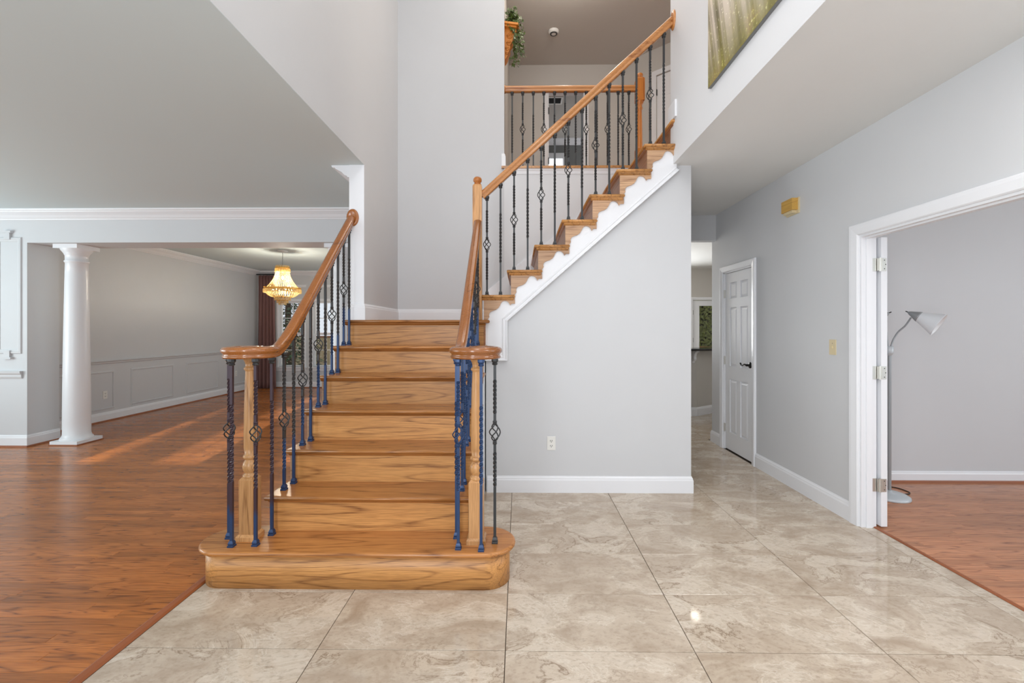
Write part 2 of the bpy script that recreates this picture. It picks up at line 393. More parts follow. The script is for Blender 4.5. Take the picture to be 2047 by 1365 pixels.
def plank_floor(name, x0, x1, y0, y1, mat, label, cam_key, limit=300, wd=.0572, skip=None):
    f = struct(name, MB().box(x0, x1, y0, y1, -.12, -.010), M_soil, label)
    pl = []; y = y0; rnd = random.Random(hash(name) % 1000 if False else len(name)*13)
    while y < y1:
        x = x0-rnd.random()*.8
        while x < x1:
            L = rnd.uniform(.35, 1.25); a, b = max(x, x0), min(x+L, x1); x += L
            if b-a < .03: continue
            yb_ = min(y+wd, y1)
            if skip and skip(a, b, y, yb_): continue
            pl.append((a, b, y, yb_, rnd.uniform(.05, 1)))
        y += wd
    pl.sort(key=cam_key); rest = MB(); me_n = 0
    for i, (a, b, ya, yb_, sd) in enumerate(pl):
        if i < limit:
            obj('plank', MB().cbox(a+.0003, b-.0003, ya+.0003, yb_-.0003, -.012, 0, .0011, sd), mat, f)
        else: rest.cbox(a+.0003, b-.0003, ya+.0003, yb_-.0003, -.012, 0, .0011, sd)
    if rest.v: o = obj('planks', rest, mat, f); o['kind'] = 'stuff'
    return f
def key_l(p):
    cy = (p[2]+p[3])/2; cx = (p[0]+p[1])/2
    if cy < .9 or cx/cy < -1.3: return 100+abs(cx)+abs(cy)
    return cy
plank_floor('floor', -8.0, -1.76, -1.2, 5.2, M_floorw, 'glossy reddish oak strip floor of the living room on the left', key_l)
plank_floor('floor', -8.0, -1.47, 5.2, 10.6, M_floorw, 'oak strip floor of the dining room behind the columns', lambda p: p[2], limit=0)
plank_floor('floor', 2.505, 6.9, -1.0, 4.10, M_floorr, 'pale oak strip floor of the office on the right', lambda p: (0 if (p[0]/max(.1, p[2])) < 1.2 and p[2] > .8 else 10)+p[2], limit=260)
struct('trim_1', MB().prism([(-1.765, -1.2, 0), (-1.765, -1.2, .004), (-1.752, -1.2, .010), (-1.728, -1.2, .008), (-1.716, -1.2, 0)], (0, 3.72, 0)), M_shoe, 'wooden edging strip between the living room floor and the tiles')
struct('trim_2', MB().prism([(2.485, 1.58, 0), (2.489, 1.58, .006), (2.502, 1.58, .008), (2.512, 1.58, 0)], (0, DY-1.58-.001, 0)), M_shoe, 'wooden edging strip in the office doorway')
# ------------------------------------------------------------------ walls and ceilings
struct('wall_left', MB().box(XLO, XL, -1.2, 3.76, CE+.002, TOP).box(XLO, XL, 3.76, YB+.12, RISE*7+.001, TOP).box(XLO, XL, YB, 10.6, 0, CE), M_wall, 'tall grey foyer wall above the living room opening and landing')
struct('wall_back', MB().box(XLO, -.157, YB, YB+.12, 0, TOP), M_wall, 'tall grey wall behind the stair landing')
struct('wall_back', MB().box(-.157, 1.464, YB, YB+.12, 0, 3.10), M_wallw, 'pale wall below the upstairs balcony')
struct('wall_right', MB().box(XR, XR+.12, -1.2, 3.83, CE+.001, TOP), M_wallw, 'white upper foyer wall that carries the canvas')
ZD = 2.05
struct('wall_right', MB().box(XW, XWO, -1.2, 1.58, 0, CE).box(XW, XWO, 1.58, DY, ZD, CE).box(XW, XWO, DY, CY0, 0, CE)
       .box(XW, XWO, CY0, CY1, ZD, CE).box(XW, XWO, CY1, 5.56, 0, CE).box(XWO, XW+.8, 4.22, 4.34, 0, CE).box(XW+.8, XW+.9, 4.22, 5.56, 0, CE).box(XWO, 6, 5.5, 5.56, 0, CE), M_wall, 'grey wall with closet door and office doorway')
struct('wall_stair', MB().prism([(-.28, 3.80, 0), (1.464, 3.80, 0), (1.464, 3.80, CE), (1.33, 3.80, CE), (-.13, 3.80, 1.49), (-.28, 3.80, 1.44)], (0, .1, 0))
       .box(1.364, 1.464, 3.9, 5.56, 0, CE), M_wall, 'grey wall under the upper stair flight')
struct('wall_header', MB().box(1.464, XW, 5.45, 5.56, 2.47, CE), M_wall, 'header above the passage to the kitchen')
struct('ceiling', MB().box(XR+.0006, XWO, -1.2, 3.79, CE, CE+.12).box(XR+.0006, XWO, 3.79, 5.56, CE, CE+.12), M_ceil, 'low ceiling over the passage on the right')
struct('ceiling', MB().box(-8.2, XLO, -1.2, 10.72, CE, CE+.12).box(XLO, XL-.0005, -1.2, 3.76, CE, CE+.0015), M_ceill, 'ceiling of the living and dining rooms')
struct('ceiling', MB().box(-1.6, 6.2, -1.2, 10.2, TOP, TOP+.1), M_hall, 'upper ceiling above foyer and hall')
struct('ceiling', MB().box(1.2, 6.2, 5.56, 10.4, CE, CE+.1), M_ceil, 'kitchen ceiling')
struct('ceiling', MB().box(XWO, 7.1, -1.2, 4.22, CE, CE+.1), M_ceil, 'office ceiling')
# upper floor
struct('floor', MB().box(-.277, 6.0, YB+.051, 10.1, 3.105, UP).box(XR+.02, 6.0, 3.83, YB+.05, 2.92, UP), M_tread, 'wooden floor of the upstairs hall')
struct('wall_left', MB().box(-.277, -.157, YB+.12, 7.06, UP, TOP), M_hall, 'hall wall that carries the ivy bracket')
struct('wall_back', MB().box(-.277, .46, 7.06, 7.18, UP, TOP).box(1.04, 1.66, 7.06, 7.18, UP, TOP).box(.46, 1.04, 7.06, 7.18, 5.16, TOP), M_hall, 'upstairs hall back wall with open doorway')
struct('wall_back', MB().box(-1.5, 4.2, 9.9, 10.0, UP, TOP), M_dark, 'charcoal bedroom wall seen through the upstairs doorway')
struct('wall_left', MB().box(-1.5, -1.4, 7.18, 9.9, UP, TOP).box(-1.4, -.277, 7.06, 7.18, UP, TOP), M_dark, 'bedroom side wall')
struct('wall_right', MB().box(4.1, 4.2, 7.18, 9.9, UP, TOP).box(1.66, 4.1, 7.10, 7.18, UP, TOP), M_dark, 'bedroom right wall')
struct('wall_front', MB().box(XR+.12, 6, 3.72, 3.83, UP, TOP), M_hall, 'near wall of the upstairs hall')
# angled hall wall with door
d45 = Vector((.754, -.657, 0)); nrm = Vector((-.657, -.754, 0)); A0 = Vector((1.60, 7.06, 0))
def angbox(t0, t1, z0, z1, p0, p1):
    a = A0+d45*t0+nrm*p0; b = A0+d45*t1+nrm*p0; c = A0+d45*t1+nrm*p1; e = A0+d45*t0+nrm*p1
    return [(q.x, q.y, z0) for q in (a, b, c, e)], (0, 0, z1-z0)
mb = MB()
for a in ((0, .60, UP, TOP), (.60, 1.36, UP+2.03, TOP), (1.36, 3.4, UP, TOP)):
    mb.prism(*angbox(a[0], a[1], a[2], a[3], 0, -.12))
struct('wall_angled', mb, M_hall, 'angled upstairs hall wall with a white door')
d3 = sempty('door_3', A0+d45*.98+Vector((0, 0, UP)), 'white panelled door in the angled upstairs wall')
mb = MB()
for a in ((.535, .60, 0, 2.03), (1.36, 1.425, 0, 2.03), (.535, 1.425, 2.03, 2.10)):
    mb.prism(*angbox(a[0], a[1], UP+a[2], UP+a[3], .016, 0))
obj('casing', mb, M_trim, d3)
obj('leaf', MB().prism(*angbox(.602, 1.358, UP+.01, UP+2.025, -.018, -.05)), M_trim, d3)
for (ta, tb) in ((.70, .93), (1.03, 1.26)):
    for (za, zb) in ((.22, .92), (1.06, 1.62), (1.70, 1.93)):
        obj('panel', MB().prism(*angbox(ta, tb, UP+za, UP+zb, -.012, -.02)), M_trim, d3)
for z in (.25, 1.78): obj('hinge', MB().prism(*angbox(.595, .607, UP+z-.045, UP+z+.045, .006, -.02)), M_bronze, d3)
# living / dining shell
BY0, BY1, BZ = 5.20, 5.57, 2.415
struct('beam_living', MB().box(-8.0, XLO, BY0, BY1, BZ, CE), M_wall, 'grey beam over the columns between living and dining room')
struct('wall_segment', MB().box(-8.0, -5.82, BY0, BY1, 0, BZ), M_wall, 'grey wall stub at the far left with picture-frame moulding')
struct('wall_left', MB().box(-8.15, -8.0, -1.2, .8, 0, CE).box(-8.15, -8.0, 4.0, 5.6, 0, CE).box(-8.15, -8.0, .8, 4.0, 0, .65).box(-8.15, -8.0, .8, 4.0, 2.55, CE), M_wall, 'living room outer wall')
struct('wall_left', MB().box(-6.40, -6.26, BY1, 10.75, 0, CE), M_wall, 'grey dining room wall with wainscot panels')
WIN = [(-5.74, -5.16), (-4.92, -4.34), (-3.6, -2.6)]; WZ0, WZ1 = .50, 2.06; YD = 10.6
mb = MB(); xs = [-6.40]+[v for w_ in WIN for v in w_]+[XLO]
for i in range(0, len(xs), 2): mb.box(xs[i], xs[i+1], YD, YD+.14, 0, CE)
for a, b in WIN: mb.box(a, b, YD, YD+.14, 0, WZ0).box(a, b, YD, YD+.14, WZ1, CE)
struct('wall_back', mb, M_wall, 'dining room window wall')
# office shell
struct('wall_back', MB().box(XWO, 7.0, 4.10, 4.22, 0, CE), M_wall, 'plain grey office wall')
struct('wall_right', MB().box(6.9, 7.0, -1.2, 4.1, 0, CE), M_wall, 'office outer wall')
# kitchen shell
KX0, KX1 = 3.97, 4.78; KY = 10.2
struct('wall_back', MB().box(1.2, KX0, KY, KY+.12, 0, CE).box(KX1, 6.2, KY, KY+.12, 0, CE).box(KX0, KX1, KY, KY+.12, 2.06, CE), M_hall, 'kitchen wall with glazed door')
struct('wall_right', MB().box(6.0, 6.12, 5.56, 10.3, 0, CE), M_hall, 'kitchen right wall')
struct('wall_left', MB().box(1.2, 1.3, 5.56, 10.3, 0, CE), M_hall, 'kitchen left wall')
# ------------------------------------------------------------------ mouldings
BBP = [(0, 0), (.015, 0), (.015, .105), (.011, .118), (.011, .124), (.005, .134), (.004, .14), (0, .14)]
def bb(name, path, h=.14, label=None, mat=M_trim, shoe=False):     # path walks with the room on its right
    k = h/.14; p = [(a, b*k) for a, b in BBP]
    o = struct(name, MB().sweep(path, p, frame=(0, 0, 1)), mat, label)
    if shoe:
        q = [(.0, -.002), (.032, -.002), (.030, .008), (.024, .016), (.0, .020)]
        obj('shoe_moulding', MB().sweep([(x, y, z+.001) for x, y, z in path], q, frame=(0, 0, 1)), M_shoe, o)
    return o
CRP = [(0, 0), (.0, -.10), (.012, -.10), (.018, -.088), (.03, -.082), (.05, -.055), (.085, -.03), (.09, -.02), (.105, -.018), (.11, -.008), (.11, 0)]
CRP = [(a*1.4, b) for a, b in CRP]
def crown(path, label, name='trim_3'):
    return struct(name, MB().sweep(path, CRP, frame=(0, 0, 1)), M_trim, label)
# stair wall base, wraps the corner into the passage
bb('baseboard_stair', [(-.27, 3.80, 0), (1.464, 3.80, 0), (1.464, 5.56, 0)][::1], label='white baseboard under the upper stair flight')
bb('baseboard_right', [(XW, CY0-.07, 0), (XW, DY+.074, 0)][::-1][::-1], label='white baseboard between closet and office doorway')
bb('baseboard_right', [(XW+.10, 5.56, 0), (XW, 5.56, 0), (XW, CY1+.066, 0)], label='white baseboard beyond the closet door')
bb('baseboard_office', [(XWO, 4.10, 0), (6.9, 4.10, 0)], .10, 'white office baseboard with wood shoe', shoe=True)
bb('baseboard_landing', [(XLO+.0, 3.80, RISE*7), (XLO+.0, 3.75, RISE*7), (XL, 3.75, RISE*7), (XL, YB, RISE*7), (-.34, YB, RISE*7)], label='white baseboard around the stair landing')
bb('baseboard_left', [(-8.0, BY0, 0), (-5.82, BY0, 0), (-5.82, BY1, 0)], label='white baseboard of the wall stub', shoe=True)
bb('baseboard_dining', [(-6.26, BY1, 0), (-6.26, YD, 0), (XLO, YD, 0)], label='white dining room baseboard', shoe=True)
bb('baseboard_upper', [(-.185, YB-.001, UP), (-.157, YB-.001, UP), (-.157, 7.06, UP), (.39, 7.06, UP)], label='white upstairs baseboard')
struct('baseboard_upper', MB().box(XR-.016, XR-.0005, 3.68, 3.845, UP+.001, UP+.14), M_trim, 'short white baseboard at the head of the stairs')
struct('lit_wall_end', MB().box(XLO, XL+.0005, 3.752, 3.76, RISE*7+.001, CE), M_trim, 'wall end beside the landing, whitened for the front light on it')  # front light on the wall end, put into a white overlay
crown([(-8.0, BY0, CE), (XLO, BY0, CE), (XLO, 3.76, CE)], 'white crown moulding over the living room')
crown([(-6.26, BY1, CE), (-6.26, YD, CE), (XLO, YD, CE)], 'white crown moulding of the dining room')
crown([(-1.4, 9.9, TOP), (4.1, 9.9, TOP)], 'white crown moulding in the bedroom')
# chair rails and frames
CHR = [(0, 0), (.012, 0), (.02, .012), (.02, .03), (.032, .04), (.036, .052), (.036, .06), (0, .06)]
struct('trim_5', MB().sweep([(-6.26, BY1, .87), (-6.26, YD, .87)], [(a, b*.8) for a, b in CHR], frame=(0, 0, 1)), M_wall, 'dining room chair rail')
struct('trim_6', MB().sweep([(-8.0, BY0, .81), (-5.87, BY0, .81)], [(a, b*1.45) for a, b in CHR], frame=(0, 0, 1)), M_wall, 'chair rail on the wall stub')
FRP = [(-.016, 0), (-.012, .010), (.0, .012), (.006, .007), (.016, .005), (.018, 0)]
def frame_yz(x, ya, yb, za, zb):
    return MB().sweep([(x, ya, za), (x, yb, za), (x, yb, zb), (x, ya, zb)], FRP, closed=True, frame=(1, 0, 0))
def frame_xz(y, xa, xb, za, zb, prof=FRP):
    return MB().sweep([(xa, y, za), (xa, y, zb), (xb, y, zb), (xb, y, za)], prof, closed=True, frame=(0, -1, 0))
for i, (a, b) in enumerate(((5.94, 6.80), (7.12, 7.98), (8.32, 9.18), (9.52, 10.38))):
    struct('trim_7', frame_yz(-6.26, a, b, .19, .745), M_wall, 'rectangular wainscot moulding on the dining room wall')
fr = struct('trim_8', frame_xz(BY0, -6.17, -5.905, 1.125, 2.455, [(a*1.6, b*1.3) for a, b in FRP]), M_wall, 'tall picture-frame moulding on the wall stub')
for z, sg in ((2.50, 1), (1.09, -1)):
    obj('corner_block', MB().box(-6.075, -6.005, BY0-.026, BY0, z-.05, z+.05).box(-6.09, -5.985, BY0-.034, BY0, z+sg*.04-.012, z+sg*.04+.012), M_wall, fr)
# balcony edge
struct('trim_9', MB().box(-.185, 1.29, YB-.03, YB+.05, UP-.027, UP-.002), M_tready, 'oak nosing along the balcony edge')
struct('trim_10', MB().sweep([(-.157, YB, 3.06), (1.29, YB, 3.06)], [(0, 0), (.006, 0), (.01, .03), (.018, .045), (.018, .057), (0, .057)], frame=(0, 0, 1)), M_trim, 'white moulding below the balcony nosing')
# far skirt board along upper flight
sk = lambda X, d: RISE*8+(X-X8)*(RISE/RUN)+d
struct('trim_11', MB().prism([(-.34, YB-.018, 1.467), (-.34, YB-.018, sk(-.34, .14)), (1.20, YB-.018, min(3.06, sk(1.20, .14))), (1.27, YB-.018, 3.06), (1.27, YB-.018, 2.9)], (0, .017, 0)), M_trim, 'white skirt board on the far side of the upper flight')
# office wood shoe etc done; casing of openings
CAS = [(0, 0), (0, .010), (.006, .016), (.02, .018), (.045, .022), (.06, .022), (.066, .016), (.066, 0)]
def casing_x(x, ya, yb, ztop, nx=-1, w_=1.0):      # door casing on an X-plane facing nx; path up, over, down
    p = [(x, ya, 0), (x, ya, ztop), (x, yb, ztop), (x, yb, 0)]
    return MB().sweep(p, [(-a*w_, b) for a, b in CAS], frame=(nx, 0, 0))
# closet door (door_1)
d1 = sempty('door_1', (XW, 4.89, 0), 'white six panel closet door in the right wall')
obj('casing', casing_x(XW, CY1, CY0, ZD, -1), M_trim, d1)
obj('jamb', MB().box(XW, XWO, CY0, CY0+.015, 0, ZD).box(XW, XWO, CY1-.015, CY1, 0, ZD).box(XW, XWO, CY0, CY1, ZD-.015, ZD), M_trim, d1)
def panel_leaf(parent, x, ya, yb, z0, z1, nx=-1, t=.035):
    # leaf in a plane of constant X, visible face at x
    c = .013; W = yb-ya; H = z1-z0; s_ = nx
    core = MB(); xa, xb = sorted((x-s_*c, x-s_*(t-c))); core.box(xa, xb, ya, yb, z0, z1)
    f = MB(); st = W*.17; mid = W*.13
    cols = [(ya+st, (ya+yb)/2-mid/2), ((ya+yb)/2+mid/2, yb-st)]
    rows = [(.10*H, .40*H), (.475*H, .805*H), (.855*H, .945*H)]
    rows = [(z0+a, z0+b) for a, b in rows]
    zs = [z0]+[v for r_ in rows for v in r_]+[z1]
    for side in (0, 1):
        fx = sorted((x, x-s_*c)) if side == 0 else sorted((x-s_*(t-c), x-s_*t))
        for a, b in ((ya, ya+st), (yb-st, yb), (cols[0][1], cols[1][0])): f.box(fx[0], fx[1], a, b, z0, z1)
        for i in range(0, len(zs), 2):
            for a, b in cols: f.box(fx[0], fx[1], a, b, zs[i], zs[i+1])
    lf = obj('leaf', core, M_trim, parent); obj('stiles_and_rails', f, M_trim, parent)
    for a, b in cols:
        for za, zb in rows:
            for side in (0, 1):
                xx = x-s_*c if side == 0 else x-s_*(t-c); d = s_ if side == 0 else -s_; k = .03 if b-a > .12 else .018
                vs = [(xx, a+.004, za+.004), (xx, b-.004, za+.004), (xx, b-.004, zb-.004), (xx, a+.004, zb-.004)]
                vs += [(xx+d*.011, a+k, za+k), (xx+d*.011, b-k, za+k), (xx+d*.011, b-k, zb-k), (xx+d*.011, a+k, zb-k)]
                m_ = MB().add(vs, [(4, 5, 6, 7), (0, 1, 5, 4), (1, 2, 6, 5), (2, 3, 7, 6), (3, 0, 4, 7), (0, 3, 2, 1)]); obj('panel', m_, M_trim, parent)
panel_leaf(d1, XW+.014, CY0+.018, CY1-.018, .012, ZD-.018)
for z in (.25, 1.03, 1.80): obj('hinge', MB().box(XW-.003, XW+.016, CY1-.025, CY1-.009, z-.045, z+.045).lathe([(.006, z-.048), (.006, z+.048)], (XW+.002, CY1-.017, 0), 10), M_nickel, d1)
hy, hz = CY0+.075, 1.015
hm = MB().lathe([(.033, 0), (.033, .006), (.028, .010), (.012, .012), (.012, .045), (0, .046)], (XW+.014, hy, hz), 20, Matrix.Rotation(R(-90), 4, 'Y'))
pts = [(XW-.03, hy, hz), (XW-.034, hy+.02, hz+.008), (XW-.034, hy+.045, hz+.003), (XW-.034, hy+.07, hz-.008), (XW-.034, hy+.09, hz-.006), (XW-.034, hy+.105, hz+.006), (XW-.034, hy+.113, hz+.014)]
hm.tube(pts, .008, 8)
obj('door_handle', hm, M_bronze, d1, label='black scrolled lever handle')
obj('latch', MB().box(XW+.010, XW+.0145, CY0+.014, CY0+.019, hz-.03, hz+.03), M_bronze, d1)
obj('threshold_gap', MB().box(XW+.02, XW+.1, CY0+.016, CY1-.016, .0005, .004), M_soil, d1)
# office doorway (door_2): casing, jamb and the open leaf
d2 = sempty('door_2', (XW+.06, DY, 0), 'white cased office doorway with its door folded back')
obj('casing', casing_x(XW, DY, 1.58, ZD, -1, 1.2), M_trim, d2)
obj('casing', casing_x(XWO, 1.58, DY+.002, ZD, 1, 1.0), M_trim, d2)
obj('jamb', MB().box(XW, XWO, DY-.015, DY, 0, ZD-.015).box(XW+.03, XW+.07, DY-.026, DY-.015, 0, ZD-.025).box(XW, XWO, 1.58, 1.595, 0, ZD-.015)
    .box(XW, XWO, 1.58, DY, ZD-.015, ZD).box(XW+.03, XW+.07, 1.595, DY-.015, ZD-.026, ZD-.015), M_trim, d2)
LX0, LX1 = 2.528, 2.570
obj('leaf', MB().box(LX0, LX1, DY-.028, DY+.73, .012, 2.03), M_trim, d2)
for z in (.30, 1.085, 1.84):
    h = MB().box(XW+.074, XW+.107, DY-.020, DY-.014, z-.045, z+.045).box(LX0+.002, LX1-.008, DY-.032, DY-.027, z-.045, z+.045)
    h.box(XW+.103, LX0+.004, DY-.030, DY-.025, z-.043, z+.043)
    h.lathe([(.0065, z-.048), (.0065, z+.048)], (2.517, DY-.032, 0), 12)
    ho = obj('hinge', h, M_nickel, d2)
    sc_ = MB()
    for dz in (-.03, 0, .03): sc_.lathe([(.004, 0), (.003, .0015)], (LX0+.02+(.008 if dz == 0 else 0), DY-.032, z+dz), 8, Matrix.Rotation(R(90), 4, 'X'))
    obj('screws', sc_, M_slot, ho)
# upstairs open doorway
d5 = sempty('door_5', (.75, 7.06, UP), 'white cased open doorway upstairs')
obj('casing', MB().sweep([(.46, 7.06, UP), (.46, 7.06, 5.16), (1.04, 7.06, 5.16), (1.04, 7.06, UP)], [(-a, b) for a, b in CAS], frame=(0, -1, 0)), M_trim, d5)
obj('jamb', MB().box(.46, .475, 7.06, 7.18, UP, 5.16).box(1.025, 1.04, 7.06, 7.18, UP, 5.16).box(.46, 1.04, 7.06, 7.18, 5.145, 5.16), M_trim, d5)
for z in (3.42, 4.06, 4.85): obj('hinge', MB().box(.468, .482, 7.045, 7.075, z-.05, z+.05), M_bronze, d5)
# bedroom window, ceiling grilles
w4 = sempty('window_4', (.75, 9.88, 4.6), 'bright bedroom window seen upstairs')
obj('casing', MB().box(.55, 1.02, 9.87, 9.9, 4.25, 5.30), M_trim, w4)
obj('blind', MB().box(.60, .97, 9.86, 9.872, 4.3, 5.17), emit('lit_blind', (.9, .95, 1, 1), 1.3), w4)
def grille(x0, x1, y0, y1, z, label):
    t = thing('ceiling_vent', ((x0+x1)/2, (y0+y1)/2, z), label, 'vent')
    obj('frame', MB().box(x0, x1, y0, y0+.03, z-.012, z).box(x0, x1, y1-.03, y1, z-.012, z).box(x0, x0+.03, y0+.03, y1-.03, z-.012, z).box(x1-.03, x1, y0+.03, y1-.03, z-.012, z), M_plast, t)
    y = y0+.04
    while y < y1-.035:
        obj('slat', MB().box(x0+.03, x1-.03, y, y+.004, z-.010, z-.001), M_slot, t); y += .02
    obj('backing', MB().box(x0+.03, x1-.03, y0+.03, y1-.03, z-.0012, z), M_slot, t)
grille(.30, .80, 8.02, 8.28, TOP, 'white framed ceiling air grille beyond the upstairs doorway')
# ------------------------------------------------------------------ columns
def column(x, y, label):
    t = thing('column', (x, y, 0), label, 'column', 'columns under the living room beam')
    b = .165
    obj('plinth', MB().box(x-b, x+b, y-b, y+b, .012, .048), M_trim, t)
    obj('base_strip', MB().box(x-b-.008, x+b+.008, y-b-.008, y+b+.008, 0, .012), M_shoe, t, label='brown wooden strip under the plinth')
    pr = [(.155, .048), (.158, .06), (.15, .075), (.14, .082), (.135, .10)]
    n = 16
    for i in range(n+1):
        u = i/n; pr.append((.131-.026*(u**1.6), .11+u*2.09))
    pr += [(.112, 2.205), (.116, 2.212), (.116, 2.224), (.106, 2.232), (.107, 2.29), (.113, 2.295), (.117, 2.31), (.130, 2.33), (.146, 2.352), (.150, 2.366)]
    obj('shaft', MB().lathe(pr, (x, y, 0), 48), M_trim, t)
    obj('abacus', MB().box(x-b+.018, x+b-.018, y-b+.018, y+b-.018, 2.366, BZ), M_trim, t)
    return t
column(-5.44, 5.415, 'white round tapered column beside the far left wall stub')
column(-2.17, 5.415, 'white round column partly hidden behind the left stair rail')
# ------------------------------------------------------------------ staircase
st = thing('staircase', (-.87, 2.9, 0), 'oak staircase with landing and right-hand upper flight, white stringers', 'staircase')
RT = .027
# bullnose starting step
def capsule(x0, x1, yf, yb, n=14, r=None):
    r = r or (yb-yf)/2; pts = []
    for i in range(n+1):
        a = -math.pi/2+math.pi*i/n; pts.append((x1-r+r*math.cos(a), yf+r+r*math.sin(a)))
    for i in range(n+1):
        a = math.pi/2+math.pi*i/n; pts.append((x0+r+r*math.cos(a), yf+r+r*math.sin(a)))
    return pts
y1n = nosY(1)
obj('tread', MB().slab(capsule(-1.775, -.018, y1n, y1n+.34), RISE-RT, RISE, .013), M_tread, st, (-.87, y1n+.1, RISE), label='bullnose starting tread')
m = MB(); pl = capsule(-1.742, -.051, y1n+.035, y1n+.30)
m.prism([(x, y, 0) for x, y in pl], (0, 0, RISE-RT), True); m.sm[0] = m.sm[1] = False
obj('riser', m, M_riser, st, (-.87, y1n+.1, .1), label='curved starting riser')
m = MB(); pl2 = capsule(-1.75, -.043, y1n+.027, y1n+.31); m.prism([(x, y, RISE-RT-.014) for x, y in pl2], (0, 0, .014))
obj('cove', m, M_riser, st, (-.87, y1n+.1, .1))
for k in range(2, 8):
    yn = nosY(k); z = RISE*k; xa, xb = TX0, TX1
    if k < 7:
        obj('tread', MB().slab([(xa, yn), (xb, yn), (xb, yn+RUN+.05), (xa, yn+RUN+.05)], z-RT, z, .012), M_tread, st, ((xa+xb)/2, yn+.1, z))
    obj('riser', MB().box(xa+.03, xb-.03, yn+.035, yn+.053, z-RISE, z-RT), M_riser, st, ((xa+xb)/2, yn+.04, z-.1))
    obj('cove', MB().prism([(xa+.015, yn+.035, z-RT), (xa+.015, yn+.016, z-RT), (xa+.015, yn+.018, z-RT-.006), (xa+.015, yn+.028, z-RT-.014), (xa+.015, yn+.035, z-RT-.018)], (xb-xa-.03, 0, 0)), M_tread, st, ((xa+xb)/2, yn+.04, z))
obj('tread', MB().slab([(TX0, Y7), (-.245, Y7), (-.245, Y7+.12), (TX0, Y7+.12)], RISE*7-RT, RISE*7, .012), M_tread, st, (-.87, Y7, RISE*7), label='landing nosing board')
m = MB(); 
for i in range(13):
    ya = Y7+.1205+i*.0762
    obj('floor_board', MB().cbox(XL+.001 if ya > 3.75 else TX0+.01, -.30, ya+.0004, min(ya+.0758, YB-.001), RISE*7-.02, RISE*7, .0006), M_tread, st, (-.87, ya, RISE*7))
obj('landing_frame', MB().box(XLO-.02, -.29, Y7+.055, YB-.001, .0, RISE*7-.0275), M_wallw, st, label='painted panelling below the landing')
# side panels (stringers) of the first flight: stepped outline
def stepped(x, t):
    p = [(nosY(2)+.037, 0)]
    for k in range(2, 8):
        p += [(nosY(k)+.037, RISE*(k-1) if k > 2 else 0), (nosY(k)+.037, RISE*k-RT)]
    p = [p[0]]+p[2:]
    p += [(3.80, RISE*7-RT), (3.80, 0)]
    return MB().prism([(x, a, b) for a, b in p], (t, 0, 0))
obj('stringer', stepped(TX1-.032, -.02), M_trim, st, label='white stringer on the right of the lower flight')
obj('stringer', stepped(TX0+.032, .02), M_trim, st, label='white stringer on the left of the lower flight')
# scrolled brackets
BR = [(0, 0), (.262, 0), (.262, -.045), (.238, -.045), (.228, -.050), (.222, -.060), (.216, -.047), (.205, -.032), (.19, -.024), (.172, -.021), (.155, -.027), (.143, -.042), (.134, -.062), (.12, -.083),
      (.10, -.097), (.078, -.104), (.058, -.112), (.046, -.126), (.043, -.142), (.046, -.156), (.04, -.166), (.03, -.1815), (0, -.1815)]
for k in range(2, 7):
    for x, t in ((TX1-.032, .014), (TX0+.018, .014)):
        obj('bracket', MB().prism([(x, nosY(k)+.035+a, RISE*k-RT+b) for a, b in BR], (t, 0, 0)), M_brack, st)
obj('bracket', MB().box(TX1-.032, TX1-.018, Y7+.035, 3.765, RISE*6+.002, RISE*7-RT), M_risery, st)
# second flight
YN = 3.712
for k in range(8, 16):
    xn = nosX(k); z = RISE*k
    if k < 15:
        m = MB().slab([(xn, YN), (xn+.298, YN), (xn+.298, YN+.056), (xn, YN+.056)], z-RT, z, .012)
        m.slab([(xn, YN+.03), (xn+RUN+.045, YN+.03), (xn+RUN+.045, YB-.02), (xn, YB-.02)], z-RT, z, .012)
        obj('tread', m, M_tready, st, (xn+.1, 4.2, z))
        obj('bracket', MB().prism([(xn+.035+a, YN+.034, z-RT+b) for a, b in BR], (0, .016, 0)), M_brack, st)
        obj('cove', MB().prism([(xn+.02, YN+.034, z-RT), (xn+.02, YN+.012, z-RT), (xn+.02, YN+.014, z-RT-.006), (xn+.02, YN+.026, z-RT-.014), (xn+.02, YN+.034, z-RT-.018)], (.265, 0, 0)), M_tready, st)
    else:
        obj('tread', MB().slab([(xn, YN+.012), (xn+.1, YN+.012), (xn+.1, YB), (xn, YB)], z-RT, z, .012), M_tready, st, (xn, 4.2, z), label='top nosing at the upstairs floor')
    obj('riser', MB().box(xn+.035, xn+.053, YN+.05, YB-.019, z-RISE, z-RT), M_risery, st, (xn+.04, 4.2, z-.1))
    obj('cove', MB().prism([(xn+.035, YN+.05, z-RT), (xn+.016, YN+.05, z-RT), (xn+.018, YN+.05, z-RT-.006), (xn+.028, YN+.05, z-RT-.014), (xn+.035, YN+.05, z-RT-.018)], (0, YB-.02-YN-.05, 0)), M_risery, st)
# white stringer panel of the upper flight
def mold(X): return 1.461+(X+.10)*.875
p = [(-.285, 1.127), (-.10, 1.127), (-.10, mold(-.10)), (1.40, mold(1.40)), (1.40, 2.93)]
q = []
for k in range(14, 7, -1):
    q += [(nosX(k)+.037+RUN, RISE*k-RT), (nosX(k)+.037, RISE*k-RT)]
p = [(-.285, 1.127), (-.10, 1.127), (-.10, mold(-.10)), (1.33, mold(1.33)), (1.33, RISE*14-RT)]+q[1:]+[(-.285, RISE*7)]
obj('stringer', MB().prism([(a, YN+.05, b) for a, b in p], (0, .037, 0)), M_trim, st, label='white scalloped stringer of the upper flight')
MO = [(-.040, -.033), (-.040, .008), (-.030, .014), (-.022, .009), (-.012, .009), (-.006, .018), (0, .02), (.004, .016), (.004, -.033)]
mp = [(-.285, YN+.055, 1.127), (-.10, YN+.055, 1.127), (-.10, YN+.055, 1.461), (1.345, YN+.055, mold(1.345))]
